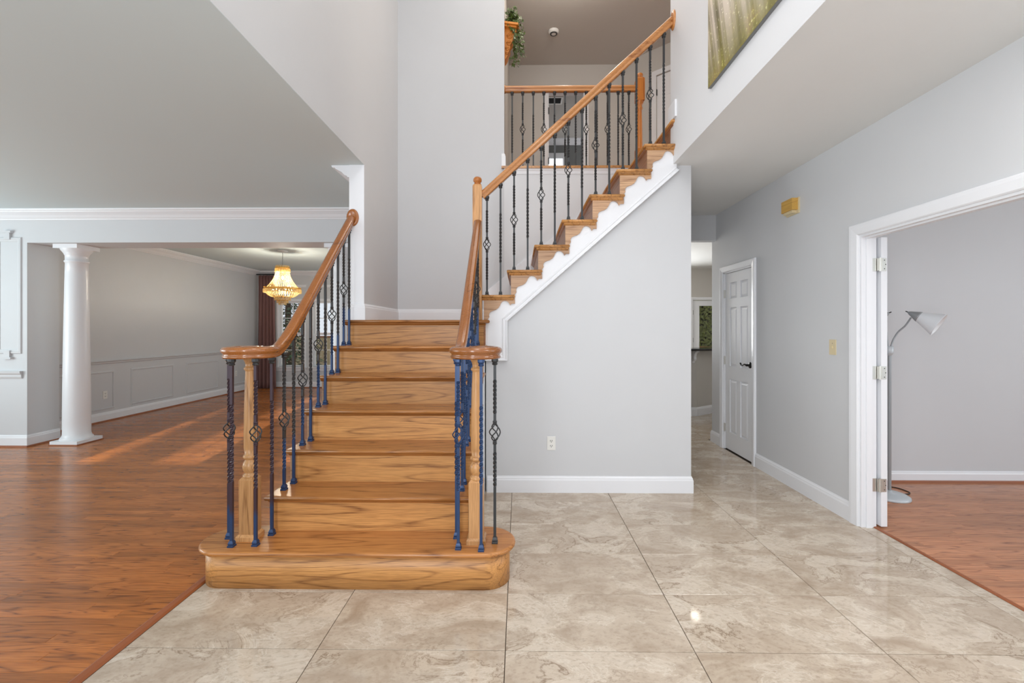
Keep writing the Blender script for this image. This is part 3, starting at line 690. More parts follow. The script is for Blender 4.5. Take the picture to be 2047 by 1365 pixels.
obj('stringer_moulding', MB().sweep(mp, [(a, b) for a, b in MO], frame=(0, -1, 0)), M_trim, st)
# ------------------------------------------------------------------ balusters
BT = .0077
def bar_mesh(L, kind, mat):
    zs = []; zb = L-.405; rot = {}
    prof = []
    def seg(z0, z1, turns, n):
        for i in range(n+1):
            prof.append((z0+(z1-z0)*i/n, turns*2*math.pi*i/n))
    m = MB()
    def run(parts):
        a = 0; ring = []
        for (z0, z1, turns) in parts:
            n = max(1, int(turns*10))
            for i in range(n+1):
                ring.append((z0+(z1-z0)*i/n, a+turns*2*math.pi*i/n))
            a += turns*2*math.pi
        vs = []; fs = []
        for (z, an) in ring:
            tw = BT*(1.0 if True else 1)
            for q in range(4):
                t = an+math.pi/4+q*math.pi/2; vs.append((tw*1.38*math.cos(t), tw*1.38*math.sin(t), z))
        for j in range(len(ring)-1):
            for q in range(4): fs.append((j*4+q, j*4+(q+1) % 4, (j+1)*4+(q+1) % 4, (j+1)*4+q))
        fs += [(3, 2, 1, 0), tuple(range(len(vs)-4, len(vs)))]
        m.add(vs, fs)
    if kind == 'twist':
        run([(0, max(.05, zb-.26), 0), (max(.05, zb-.26), zb+.16, 3.5), (zb+.16, L, 0)])
    else:
        lo = max(.03, zb-.30)
        run([(0, lo, 0), (lo, zb-.11, 2), (zb-.11, zb-.046, 0)])
        run([(zb+.046, zb+.10, 0), (zb+.10, zb+.29, 2), (zb+.29, L, 0)])
        for s_ in (-1, 1):
            m.lathe([(.010, zb+s_*.056-.010), (.013, zb+s_*.056-.006), (.010, zb+s_*.056-.002), (.013, zb+s_*.056+.003), (.010, zb+s_*.056+.008)], seg=8, a0=R(22))
    return m.mesh('baluster', mat)
def basket_mesh(mat):
    m = MB()
    for q in range(4):
        pts = []
        for i in range(13):
            u = i/12; r = .004+.026*math.sin(math.pi*u)**.8; a = q*math.pi/2+u*math.pi*1.0
            pts.append((r*math.cos(a), r*math.sin(a), -.048+.096*u))
        m.tube(pts, .0036, 5)
    return m.mesh('basket', mat)
def shoe_mesh(mat): return MB().lathe([(.0225, 0), (.0225, .009), (.017, .012), (.020, .018), (.018, .024), (.0125, .034)], seg=4, a0=R(45)).mesh('shoe', mat)
def col_mesh(mat): return MB().lathe([(.0125, -.036), (.017, -.030), (.013, -.024), (.020, -.014), (.020, 0)], seg=8, a0=R(22.5)).mesh('collar', mat)
CACHE = {}
def cget(key, fn):
    if key not in CACHE: CACHE[key] = fn()
    return CACHE[key]
def baluster(par, x, y, z, L, kind, mat, label=None, top=True, mat2=None):
    L = round(L, 3); m2 = mat2 or mat
    o = link('baluster', cget((L, kind, mat.name), lambda: bar_mesh(L, kind, mat)), par, (x, y, z), label)
    link('shoe', cget(('shoe', M_bluerefl.name if 'two' in mat.name else m2.name), lambda: shoe_mesh(M_bluerefl if 'two' in mat.name else m2)), o, (x, y, z))
    link('collar', cget(('col', m2.name), lambda: col_mesh(m2)), o, (x, y, z+L+.002))
    if kind == 'basket': link('basket', cget(('bas', m2.name), lambda: basket_mesh(m2)), o, (x, y, z+L-.405))
    return o
# handrail profile (side, up), ~64 x 60 mm
HR = [(-.020, -.033), (.020, -.033), (.024, -.027), (.024, -.020), (.019, -.014), (.022, -.006), (.031, .002), (.0325, .012), (.029, .022), (.018, .030), (0, .033),
      (-.018, .030), (-.029, .022), (-.0325, .012), (-.031, .002), (-.022, -.006), (-.019, -.014), (-.024, -.020), (-.024, -.027)]
def c1(Y): return 1.467+(Y-3.70)*RISE/RUN+.725+.035*(Y-2.6)/1.1+.045
def rail_path(x, cx, cy, yend, mirror):
    pts = [(x, yend, c1(yend)), (x, 3.2, c1(3.2)), (x, 2.84, c1(2.84))]
    # easing: bezier in YZ from (2.84,c1) to (2.56, 1.262)
    P0 = Vector((2.84, c1(2.84))); sl = RISE/RUN+.03; P3 = Vector((2.545, 1.260)); zx = (P0.y-P3.y)/sl
    P1 = Vector((2.84-zx, P3.y)); 
    for i in range(1, 11):
        u = i/10; q = P0*(1-u)**2+P1*2*u*(1-u)+P3*u*u; pts.append((x, q.x, q.y))
    s_ = 1 if not mirror else -1; r0 = abs(x-cx)
    a0_ = math.atan2(2.545-cy, r0); rr = math.hypot(r0, 2.545-cy)
    for i in range(1, 31):
        u = i/30; a = a0_-u*R(345); r = rr+(.112-rr)*min(1, u*4) if u < .6 else .112-(.112-.045)*((u-.6)/.4)**1.2
        pts.append((cx+s_*r*math.cos(a), cy+r*math.sin(a), 1.260))
    return pts
# ---- left railing of the lower flight
NLx, NLy = -1.52, 2.50
rl = thing('stair_railing', (NLx, NLy, RISE), 'left lower stair railing: oak rail with scroll end over iron balusters', 'railing')
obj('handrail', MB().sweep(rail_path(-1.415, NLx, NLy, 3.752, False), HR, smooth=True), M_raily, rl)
obj('scroll_cap', MB().lathe([(0, 1.227), (.05, 1.227), (.062, 1.24), (.066, 1.272), (.058, 1.287), (.03, 1.294), (0, 1.296)], (NLx, NLy, 0), 28), M_raily, rl)
obj('rosette', MB().lathe([(.070, 0), (.070, .006), (.062, .014), (.048, .016), (.04, .012), (0, .012)], (-1.405, 3.752, c1(3.752)+.012), 32, Matrix.Rotation(R(90), 4, 'X'), sx=.74, sy=1.05), M_raily, rl, label='oval wall rosette')
for k in range(2, 7):
    for j, kind in ((0, 'basket'), (1, 'twist')):
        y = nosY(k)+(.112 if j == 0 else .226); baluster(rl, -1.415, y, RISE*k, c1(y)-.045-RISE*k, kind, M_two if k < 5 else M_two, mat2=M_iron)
for (x, y, kind) in ((-1.415, 2.535, 'twist'), (-1.433, 2.408, 'basket'), (-1.556, 2.395, 'twist'), (-1.632, 2.49, 'basket')):
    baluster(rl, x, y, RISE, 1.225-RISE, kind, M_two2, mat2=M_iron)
def newel(par, x, y, mat):
    n = obj('newel_post', MB().box(x-.04, x+.04, y-.04, y+.04, RISE+.028, .545)
            .lathe([(.0566, .545), (.040, .560)], (x, y, 0), 4, a0=R(45))
            .lathe([(.036, .555), (.038, .563), (.034, .572), (.026, .578), (.030, .585), (.037, .60), (.039, .618), (.035, .636), (.026, .650), (.024, .655), (.033, .662), (.036, .670), (.033, .680), (.026, .684),
                    (.031, .72), (.032, .80), (.030, .92), (.027, 1.05), (.0235, 1.15), (.024, 1.155), (.031, 1.161), (.031, 1.170), (.024, 1.176), (.023, 1.19), (.027, 1.205), (.034, 1.217), (.034, 1.228)], (x, y, 0), 28), mat, par, (x, y, RISE))
    obj('newel_base', MB().box(x-.052, x+.052, y-.052, y+.052, RISE, RISE+.022).lathe([(.0735, RISE+.022), (.060, RISE+.034)], (x, y, 0), 4, a0=R(45)), mat, n, (x, y, RISE))
newel(rl, NLx, NLy, M_newel)
# ---- right railing of the lower flight
NRx, NRy = -.235, 2.475
rr_ = thing('stair_railing', (NRx, NRy, RISE), 'right lower stair railing with iron balusters, blue reflection painted on, rising to the landing post', 'railing')
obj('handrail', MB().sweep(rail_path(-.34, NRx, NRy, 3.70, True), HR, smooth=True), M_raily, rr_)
obj('scroll_cap', MB().lathe([(0, 1.227), (.05, 1.227), (.062, 1.24), (.066, 1.272), (.058, 1.287), (.03, 1.294), (0, 1.296)], (NRx, NRy, 0), 28), M_raily, rr_)
for k in range(2, 7):
    for j, kind in ((0, 'basket'), (1, 'twist')):
        y = nosY(k)+(.112 if j == 0 else .226); mt = M_bluerefl if k < 5 else M_two
        baluster(rr_, -.34, y, RISE*k, c1(y)-.045-RISE*k, kind, mt, mat2=M_bluerefl if k < 5 else M_iron)
for (x, y, kind, mt) in ((-.352, 2.51, 'twist', M_bluerefl), (-.324, 2.384, 'basket', M_bluerefl), (-.20, 2.366, 'twist', M_bluerefl), (-.132, 2.455, 'basket', M_iron)):
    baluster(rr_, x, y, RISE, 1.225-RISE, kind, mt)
newel(rr_, NRx, NRy, M_newel)
# ---- landing newel + upper flight railing
ru = thing('stair_railing', (-.345, 3.745, RISE*7), 'upper flight railing climbing right from the square landing post', 'railing')
x, y = -.347, 3.742
n = obj('newel_post', MB().box(x-.038, x+.038, y-.038, y+.038, RISE*7, 2.585).lathe([(.0537, 2.585), (.042, 2.600)], (x, y, 0), 4, a0=R(45)), M_newel, ru, (x, y, RISE*7), label='square oak landing post')
obj('finial', MB().lathe([(.030, 2.598), (.034, 2.603), (.030, 2.611), (.022, 2.614), (.024, 2.619), (.034, 2.630), (.036, 2.643), (.033, 2.656), (.024, 2.666), (0, 2.672)], (x, y, 0), 24), M_newel2, n)
def c2(X): return RISE*8+(X-X8)*RISE/RUN+.775+.045
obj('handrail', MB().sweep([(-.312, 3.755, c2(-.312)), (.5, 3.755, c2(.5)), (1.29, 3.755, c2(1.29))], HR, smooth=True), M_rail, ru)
obj('rosette', MB().lathe([(.078, 0), (.078, .006), (.068, .014), (.05, .016), (0, .014)], (XR-.0005, 3.755, c2(1.29)+.004), 32, Matrix.Rotation(R(-90), 4, 'Y'), sx=1.05, sy=.7), M_rail, ru, label='oval wall rosette')
for k in range(8, 15):
    for j, kind in ((0, 'basket'), (1, 'twist')):
        X = -.268+(k-8)*RUN+j*RUN/2; baluster(ru, X, 3.755, RISE*k, c2(X)-.045-RISE*k, kind, M_iron)
# ---- balcony railing
rb = thing('balcony_railing', (.55, 4.86, UP), 'level upstairs balcony railing with turned amber corner post', 'railing')
YR = 4.86
obj('handrail', MB().sweep([(-.155, YR, UP+.865), (1.27, YR, UP+.865)], HR, smooth=True), M_rail, rb)
obj('rosette', MB().lathe([(.045, 0), (.045, .008), (.036, .012), (0, .012)], (-.1565, YR, UP+.865), 20, Matrix.Rotation(R(90), 4, 'Y')), M_rail, rb)
for i in range(12):
    X = (1023.8-1037)/182.5+i*.1143*1.01; baluster(rb, X, YR, UP, .832, 'twist' if i % 2 == 0 else 'basket', M_iron)
x = 1.315
n = obj('newel_post', MB().box(x-.044, x+.044, YR-.044, YR+.044, UP, UP+.20).box(x-.044, x+.044, YR-.044, YR+.044, UP+.72, UP+.955)
        .lathe([(.0622, UP+.955), (.048, UP+.972)], (x, YR, 0), 4, a0=R(45))
        .lathe([(.042, UP+.20), (.034, UP+.215), (.030, UP+.235), (.027, UP+.45), (.024, UP+.60), (.024, UP+.63), (.032, UP+.64), (.030, UP+.655), (.024, UP+.66), (.026, UP+.68), (.036, UP+.70), (.044, UP+.72)], (x, YR, 0), 24), M_newel2, rb, (x, YR, UP))
obj('finial', MB().lathe([(.026, UP+.97), (.022, UP+.978), (.034, UP+.992), (.037, UP+1.005), (.033, UP+1.018), (.02, UP+1.028), (0, UP+1.03)], (x, YR, 0), 24), M_newel2, n)
# ------------------------------------------------------------------ small wall things
def outlet(c, n_, label, cat='outlet', s_=1.0):
    # plate on wall: c centre, n_ outward normal
    t = thing('outlet', c, label, cat)
    N = Vector(n_); sd = Vector((0, 0, 1)).cross(N).normalized(); cc = Vector(c)
    def pb(u0, u1, z0, z1, d0, d1):
        P = [cc+sd*u+Vector((0, 0, z))+N*d0 for u, z in ((u0, z0), (u1, z0), (u1, z1), (u0, z1))]
        return P, N*(d1-d0)
    obj('plate', MB().prism(*pb(-.036, .036, -.058, .058, 0, .004)).prism(*pb(-.033, .033, -.055, .055, .004, .006)), M_plast, t)
    for dz in (-.021, .021):
        so_ = obj('socket', MB().prism(*pb(-.017, .017, dz-.013, dz+.013, .006, .008)), M_plast, t)
        obj('slots', MB().prism(*pb(-.009, -.005, dz-.004, dz+.008, .008, .0085)).prism(*pb(.005, .009, dz-.004, dz+.008, .008, .0085)).prism(*pb(-.003, .003, dz-.012, dz-.006, .008, .0085)), M_slot, so_)
    return t
outlet((.277, 3.80, .418), (0, -1, 0), 'white wall outlet low on the grey wall under the stairs')
outlet((-6.26, 6.66, .40), (1, 0, 0), 'grey-white outlet inside the wainscot panel beside the left column')
outlet((-6.26, 9.78, .42), (1, 0, 0), 'small outlet on the dining wall near the curtain')
t = thing('light_switch', (XW, 3.43, 1.252), 'ivory light switch on the wall beside the office doorway', 'light switch')
obj('plate', MB().box(XW-.005, XW, 3.395, 3.465, 1.194, 1.310), M_ivory, t)
obj('toggle', MB().box(XW-.012, XW-.005, 3.425, 3.435, 1.243, 1.263), M_ivory, t)
obj('screw', MB().lathe([(.003, 0), (.002, .001)], (XW-.005, 3.43, 1.282), 8, Matrix.Rotation(R(-90), 4, 'Y')), M_slot, t)
t = thing('door_chime', (XW, 3.91, 2.40), 'yellowed wooden door chime box high on the right wall', 'door chime')
obj('cover', MB().box(XW-.062, XW-.010, 3.84, 3.995, 2.415, 2.515), wood('chime_wood', light=srgb(222, 180, 96), mid=srgb(206, 158, 70), dark=srgb(160, 110, 40), axis='y', rings=5, rough=.4), t)
obj('back_plate', MB().box(XW-.012, XW, 3.83, 4.005, 2.385, 2.52), M_ivory, t)
obj('lower_trim', MB().box(XW-.05, XW-.012, 3.86, 3.98, 2.392, 2.415), M_ivory, t)
# smoke detector
t = thing('smoke_detector', (.49, 6.26, TOP), 'round white smoke detector on the upstairs ceiling', 'smoke detector')
obj('body', MB().lathe([(.072, 0), (.072, -.018), (.066, -.03), (.05, -.04), (.03, -.044), (0, -.044)], (.49, 6.26, TOP), 32), M_plast, t)
obj('grille', MB().lathe([(.052, -.0385), (.054, -.042), (.034, -.0475), (.032, -.043)], (.49, 6.26, TOP), 24), M_slot, t)
# painting
t = thing('canvas_print', (XR-.02, 2.3, 3.0), 'unframed canvas of a sunlit green forest on the upper foyer wall', 'painting')
PY0, PY1, PZ0, PZ1 = 1.45, 3.02, 3.01, 4.05
obj('canvas', MB().box(XR-.022, XR-.002, PY0, PY1, PZ0, PZ1), M_dark, t)
obj('print', MB().box(XR-.0235, XR-.022, PY0+.001, PY1-.001, PZ0+.001, PZ1-.001), M_paint, t, (XR, PY1, PZ0))
# recessed kitchen light
t = thing('recessed_light', (2.56, 6.52, CE), 'lit round downlight in the kitchen ceiling, mirrored in the tiles', 'ceiling light')
obj('trim_ring', MB().lathe([(.095, 0), (.095, -.006), (.075, -.004), (.072, 0)], (2.56, 6.52, CE), 28), M_trim, t)
obj('diffuser', MB().lathe([(.072, -.002), (.0, -.003)], (2.56, 6.52, CE), 28), M_lamp, t)
point('kitchen_fill_lamp', (2.0, 7.9, 2.6), 18, (1, .94, .85), .05)
# ------------------------------------------------------------------ kitchen counter, door
def off(pts, z): return [(a, b, z) for a, b in pts]
kc = thing('breakfast_bar', (2.5, 7.3, 0), 'grey half-wall breakfast bar with a black stone top in the kitchen', 'counter')
obj('half_wall', MB().prism(off([(1.5, 7.19), (2.86, 7.19), (3.6, 7.72), (3.52, 7.84), (2.82, 7.33), (1.5, 7.33)], 0), (0, 0, 1.055)), M_hall, kc)
obj('countertop', MB().slab([(1.5, 6.95), (2.95, 6.95), (3.85, 7.60), (3.60, 7.95), (2.80, 7.40), (1.5, 7.40)], 1.055, 1.09, .01), M_granite, kc)
obj('base_moulding', MB().sweep([(1.5, 7.19, 0), (2.86, 7.19, 0), (3.6, 7.72, 0)], BBP, frame=(0, 0, 1)), M_trim, kc)
def corbel(x):
    p = [(0, 0), (-.17, 0), (-.17, -.025), (-.12, -.03), (-.08, -.06), (-.06, -.10), (-.07, -.14), (-.045, -.17), (-.012, -.165), (0, -.20)]
    obj('corbel', MB().prism([(x, 7.19+a, 1.055+b) for a, b in p], (.04, 0, 0)), M_trim, kc)
corbel(2.79); corbel(2.2)
d4 = sempty('door_4', ((KX0+KX1)/2, KY, 0), 'white glazed kitchen door to the garden')
obj('casing', MB().sweep([(KX0, KY, 0), (KX0, KY, 2.06), (KX1, KY, 2.06), (KX1, KY, 0)], [(-a, b) for a, b in CAS], frame=(0, -1, 0)), M_trim, d4)
gx0, gx1 = 4.10, 4.65
obj('leaf', MB().box(KX0, gx0, KY+.02, KY+.06, .01, 2.05).box(gx1, KX1, KY+.02, KY+.06, .01, 2.05).box(gx0, gx1, KY+.02, KY+.06, .01, .28).box(gx0, gx1, KY+.02, KY+.06, 1.95, 2.05), M_trim, d4)
obj('glazing_bead', MB().box(gx0, gx0+.02, KY+.01, KY+.02, .28, 1.95).box(gx1-.02, gx1, KY+.01, KY+.02, .28, 1.95).box(gx0+.02, gx1-.02, KY+.01, KY+.02, 1.93, 1.95).box(gx0+.02, gx1-.02, KY+.01, KY+.02, .28, .30), M_trim, d4)
obj('pane', MB().box(gx0, gx1, KY+.038, KY+.042, .28, 1.95), M_glass, d4)
for z in (.3, 1.15, 1.78): obj('hinge', MB().box(KX0-.012, KX0+.012, KY+.005, KY+.03, z-.05, z+.05), M_bronze, d4)
# ------------------------------------------------------------------ dining windows
for i, (a, b) in enumerate(WIN):
    wn = sempty('window_%d' % (i+1), ((a+b)/2, YD, WZ0), 'white double hung dining room window')
    obj('casing', MB().sweep([(a, YD, WZ0), (a, YD, WZ1), (b, YD, WZ1), (b, YD, WZ0)], [(-p_, q_) for p_, q_ in CAS], frame=(0, -1, 0)).box(a-.066, b+.066, YD-.02, YD, 2.40, 2.46), M_trim, wn)
    obj('sill', MB().box(a-.09, b+.09, YD-.05, YD+.06, WZ0-.03, WZ0).box(a-.066, b+.066, YD-.018, YD, WZ0-.10, WZ0-.03), M_trim, wn)
    f = .035; sh = (WZ0+WZ1)/2
    for zz0, zz1, yy in ((WZ0, sh+.015, YD+.05), (sh-.015, WZ1, YD+.08)):
        s_ = obj('sash', MB().box(a, a+f, yy, yy+.028, zz0, zz1).box(b-f, b, yy, yy+.028, zz0, zz1).box(a+f, b-f, yy, yy+.028, zz0, zz0+f).box(a+f, b-f, yy, yy+.028, zz1-f, zz1), M_trim, wn)
        mx, mz = (a+b)/2, (zz0+zz1)/2
        obj('muntins', MB().box(mx-.008, mx+.008, yy+.006, yy+.022, zz0+f, zz1-f).box(a+f, b-f, yy+.007, yy+.021, mz-.008, mz+.008), M_trim, s_)
        obj('pane', MB().box(a+f, b-f, yy+.012, yy+.015, zz0+f, zz1-f), M_glass, s_)
# curtain
t = thing('curtain', (-5.98, 10.42, 0), 'floor-length brown curtain in the corner of the dining room', 'curtain')
m = MB(); nx, nz = 72, 20; vs = []; fs = []
for j in range(nz+1):
    v = j/nz; z = .01+v*2.66
    wdt = .205+.02*math.cos(v*3); amp = .030+.022*(1-v)
    for i in range(nx+1):
        u = i/nx; ph = u*math.pi*2*5+.35*math.sin(v*3+u*5)
        vs.append((-5.965+(u-.5)*2*wdt+.008*math.sin(ph*2)+(.03*(1-v)**3), 10.45+amp*math.sin(ph)-.02*(1-v)**6, z))
for j in range(nz):
    for i in range(nx): fs.append((j*(nx+1)+i, j*(nx+1)+i+1, (j+1)*(nx+1)+i+1, (j+1)*(nx+1)+i))
m.add(vs, fs, True)
co = obj('cloth', m, M_curt, t); md = co.modifiers.new('thickness', 'SOLIDIFY'); md.thickness = .004
t = thing('curtain_rod', (-5.7, 10.45, 2.70), 'dark curtain rod with ball finial above the brown curtain', 'curtain rod')
obj('rod', MB().tube([(-6.2, 10.45, 2.69), (-5.72, 10.45, 2.69)], .013, 10), M_bronze, t)
obj('finial', MB().lathe([(0, -.03), (.02, -.02), (.026, 0), (.02, .02), (0, .03)], (-5.70, 10.45, 2.69), 14, Matrix.Rotation(R(90), 4, 'Y')), M_bronze, t)
obj('bracket', MB().box(-5.79, -5.77, 10.44, 10.6, 2.675, 2.70), M_bronze, t)
# ------------------------------------------------------------------ chandelier
cx_, cy_ = -4.17, 7.81
ch = thing('chandelier', (cx_, cy_, 1.83), 'lit gold and crystal empire chandelier hanging in the dining room', 'chandelier')
obj('canopy', MB().lathe([(0, CE), (.085, CE), (.085, CE-.01), (.04, CE-.022), (.015, CE-.035), (0, CE-.036)], (cx_, cy_, 0), 24), M_plast, ch)
m = MB()
for i in range(11):
    z = CE-.045-i*.024; a = 0 if i % 2 else math.pi/2
    pts = [(cx_+.008*math.cos(q)*math.cos(a), cy_+.008*math.cos(q)*math.sin(a), z+.015*math.sin(q)) for q in [k*math.pi/4 for k in range(8)]]
    m.tube(pts, .0025, 5, True)
obj('chain', m, M_silver, ch)
def ring(z0, z1, r): return MB().lathe([(r, z0), (r+.004, z0), (r+.004, z1), (r, z1), (r, z0)], (cx_, cy_, 0), 40)
zT, zM = 2.47, 2.105
for (z, r, h) in ((zT, .108, .022), (zM, .288, .026), (1.965, .118, .016), (1.90, .085, .012), (1.865, .055, .010)):
    rg = obj('ring', ring(z-h/2, z+h/2, r), M_gold, ch)
    nn = int(r*150); mm = MB()
    for i in range(nn):
        a = 2*math.pi*i/nn; mm.lathe([(0, -.009), (.008, 0), (0, .011)], (cx_+(r+.006)*math.cos(a), cy_+(r+.006)*math.sin(a), z+h/2+.006), 6)
    obj('crest', mm, M_gold, rg)
def bead(mm, x, y, z, r): mm.add([(x+r, y, z), (x, y+r, z), (x-r, y, z), (x, y-r, z), (x, y, z+r*1.15), (x, y, z-r*1.15)], [(0, 1, 4), (1, 2, 4), (2, 3, 4), (3, 0, 4), (1, 0, 5), (2, 1, 5), (3, 2, 5), (0, 3, 5)])
mm = MB()
for i in range(44):
    a = 2*math.pi*i/44
    for j in range(24):
        u = j/23; r = .105+(.262-.105)*(u**1.9); z = zT-.02+(zM+.03-zT)*u
        bead(mm, cx_+r*math.cos(a), cy_+r*math.sin(a), z, .0058)
    for j in range(16):
        u = j/15; r = .275-(.275-.125)*(1-math.cos(u*math.pi/2)) ; z = zM-.02-.125*math.sin(u*math.pi/2)
        bead(mm, cx_+r*math.cos(a), cy_+r*math.sin(a), z, .0062)
o = obj('bead_strands', mm, M_cryst, ch); o['kind'] = 'stuff'
mm = MB()
def fringe(z, r, n, L):
    for i in range(n):
        a = 2*math.pi*i/n; x_, y_ = cx_+r*math.cos(a), cy_+r*math.sin(a); t_ = Vector((-math.sin(a), math.cos(a), 0)); w_ = .007
        p_ = [Vector((x_, y_, z))-t_*w_*.6, Vector((x_, y_, z))+t_*w_*.6, Vector((x_, y_, z-L*.8))+t_*w_, Vector((x_, y_, z-L)), Vector((x_, y_, z-L*.8))-t_*w_]
        mm.prism(p_, Vector((math.cos(a), math.sin(a), 0))*.006)
fringe(zT-.01, .118, 36, .06); fringe(zT+.045, .10, 30, .045); fringe(zM-.01, .300, 88, .062); fringe(1.957, .126, 40, .055); fringe(1.895, .09, 30, .04); fringe(1.86, .058, 20, .035)
o = obj('crystal_fringe', mm, M_cryst, ch); o['kind'] = 'stuff'
for i in range(6):
    a = i*math.pi/3+.3; obj('bulb', MB().lathe([(0, 0), (.010, .006), (.014, .02), (.010, .036), (0, .05)], (cx_+.15*math.cos(a), cy_+.15*math.sin(a), 2.08), 10), M_bulb, ch)
obj('bulb', MB().lathe([(0, 0), (.014, .01), (.02, .03), (.012, .055), (0, .07)], (cx_, cy_, 2.27), 10), M_bulb, ch)
point('chandelier_glow', (cx_, cy_, 2.20), 40, (1, .9, .74), .05)
point('chandelier_glow_low', (cx_, cy_, 2.03), 24, (1, .9, .74), .05)
# ------------------------------------------------------------------ floor lamp
lx, ly = 3.066, 3.72
t = thing('floor_lamp', (lx, ly, 0), 'silver two-arm floor lamp with frosted shade behind the office door', 'floor lamp')
obj('base', MB().lathe([(0, 0), (.138, 0), (.14, .006), (.138, .018), (.12, .03), (.06, .038), (.02, .044), (.014, .06), (0, .06)], (lx, ly, 0), 40), M_silverl, t)
obj('pole', MB().lathe([(.0125, .04), (.0125, 1.19)], (lx, ly, 0), 16), M_silver, t)
obj('collar', MB().lathe([(.012, 1.17), (.026, 1.19), (.028, 1.195), (.028, 1.245), (.022, 1.25), (0, 1.25)], (lx, ly, 0), 20), M_silverl, t)
def arm(pts, n_=8):
    P = [Vector(p) for p in pts]; out = []
    for i in range(len(P)-1):
        p0 = P[max(0, i-1)]; p1 = P[i]; p2 = P[i+1]; p3 = P[min(len(P)-1, i+2)]
        for j in range(n_):
            u = j/n_; out.append(.5*((2*p1)+(p2-p0)*u+(2*p0-5*p1+4*p2-p3)*u*u+(3*p1-p0-3*p2+p3)*u**3))
    return out+[P[-1]]
obj('gooseneck', MB().tube(arm([(lx+.012, ly, 1.245), (lx+.03, ly, 1.30), (lx+.07, ly, 1.365), (lx+.13, ly, 1.42), (lx+.175, ly, 1.485)]), .0065, 10), M_silver, t)
obj('gooseneck', MB().tube(arm([(lx-.012, ly, 1.245), (lx-.022, ly, 1.33), (lx-.03, ly, 1.42), (lx-.03, ly, 1.50)]), .0065, 10), M_silver, t)
def lampshade(c, tilt, ax='Y'):
    M = Matrix.Rotation(R(-50), 4, 'Z') @ Matrix.Rotation(R(tilt), 4, ax)
    obj('socket_cap', MB().lathe([(0, .03), (.006, .028), (.016, .012), (.026, -.012), (.042, -.045), (.044, -.055), (0, -.05)], c, 24, M), M_silver, t)
    obj('switch_knob', MB().lathe([(.004, .025), (.004, .045), (0, .046)], c, 8, M), M_bronze, t)
    pr = [(.034, -.030), (.045, -.05), (.062, -.09), (.083, -.14), (.112, -.20), (.116, -.207), (.112, -.204), (.081, -.142), (.060, -.092), (.043, -.053), (.032, -.034)]
    pr = [(a*.84, b*.92) for a, b in pr]
    obj('lamp_shade', MB().lathe(pr, c, 36, M), M_shade, t)
lampshade((lx+.182, ly, 1.517), -60); lampshade((lx-.035, ly, 1.51), 62)
obj('power_cord', MB().tube(arm([(lx+.02, ly+.13, .004), (lx+.10, ly+.16, .004), (lx+.17, ly+.06, .005), (lx+.25, ly+.10, .004), (lx+.23, ly+.22, .004), (lx+.10, ly+.26, .004), (lx-.15, ly+.27, .004)]), .004, 6), M_cord, t)
# ------------------------------------------------------------------ wall bracket with ivy
bx, by, bz = -.157, 5.00, 4.765
t = thing('shelf_bracket', (bx, by, bz), 'carved golden wood shelf bracket on the upstairs wall', 'shelf bracket')
obj('shelf', MB().prism([(bx, by-.13, bz), (bx+.15, by-.10, bz), (bx+.165, by, bz), (bx+.15, by+.10, bz), (bx, by+.13, bz)], (0, 0, -.022)).prism([(bx, by-.11, bz-.022), (bx+.13, by-.08, bz-.022), (bx+.14, by+.08, bz-.022), (bx, by+.11, bz-.022)], (0, 0, -.02)), M_carve, t)
pf = [(0, 0), (.125, 0), (.13, -.03), (.10, -.06), (.095, -.10), (.085, -.14), (.06, -.17), (.062, -.21), (.045, -.25), (.03, -.30), (.012, -.33), (0, -.34)]
obj('corbel', MB().prism([(bx+a, by-.06, bz-.042+b) for a, b in pf], (0, .12, 0)), M_carve, t)
m = MB()
for (u, v, r_) in ((.055, -.075, .030), (.048, -.155, .024), (.03, -.215, .018), (.025, -.265, .013), (.095, -.03, .016)):
    for rr in (1, .55):
        pts = [(bx+u+r_*rr*math.cos(q*math.pi/6), by-.063, bz-.042+v+r_*rr*math.sin(q*math.pi/6)) for q in range(12)]
        m.tube(pts, .006 if rr == 1 else .005, 6, True)
    m.lathe([(0, -.006), (.008, 0), (0, .006)], (bx+u, by-.064, bz-.042+v), 8)
obj('scrolls', m, M_carve, t)
iv = thing('ivy_plant', (bx+.07, by, bz), 'trailing green ivy spilling over the carved wall bracket', 'plant')
obj('pot', MB().lathe([(0, 0), (.045, 0), (.055, .08), (.058, .085), (.05, .085), (.046, .07), (0, .07)], (bx+.075, by, bz+.001), 24), M_bronze, iv)
rnd = random.Random(3); lv = MB(); sm_ = MB()
def leaf(mm, p, sz):
    n_ = Vector((rnd.uniform(-.6, .9), rnd.uniform(-1, -.2), rnd.uniform(-.3, .8))).normalized(); a = n_.orthogonal().normalized(); a.rotate(Matrix.Rotation(rnd.uniform(0, 6.28), 3, n_)); b = n_.cross(a)
    sh = [(0, -1), (.5, -.75), (.95, -.25), (.45, -.1), (.35, .3), (0, 1), (-.35, .3), (-.45, -.1), (-.95, -.25), (-.5, -.75)]
    vs = [p+a*x_*sz+b*y_*sz+n_*(.12*sz*abs(x_)) for x_, y_ in sh]+[p]
    mm.add(vs, [(i, (i+1) % 10, 10) for i in range(10)])
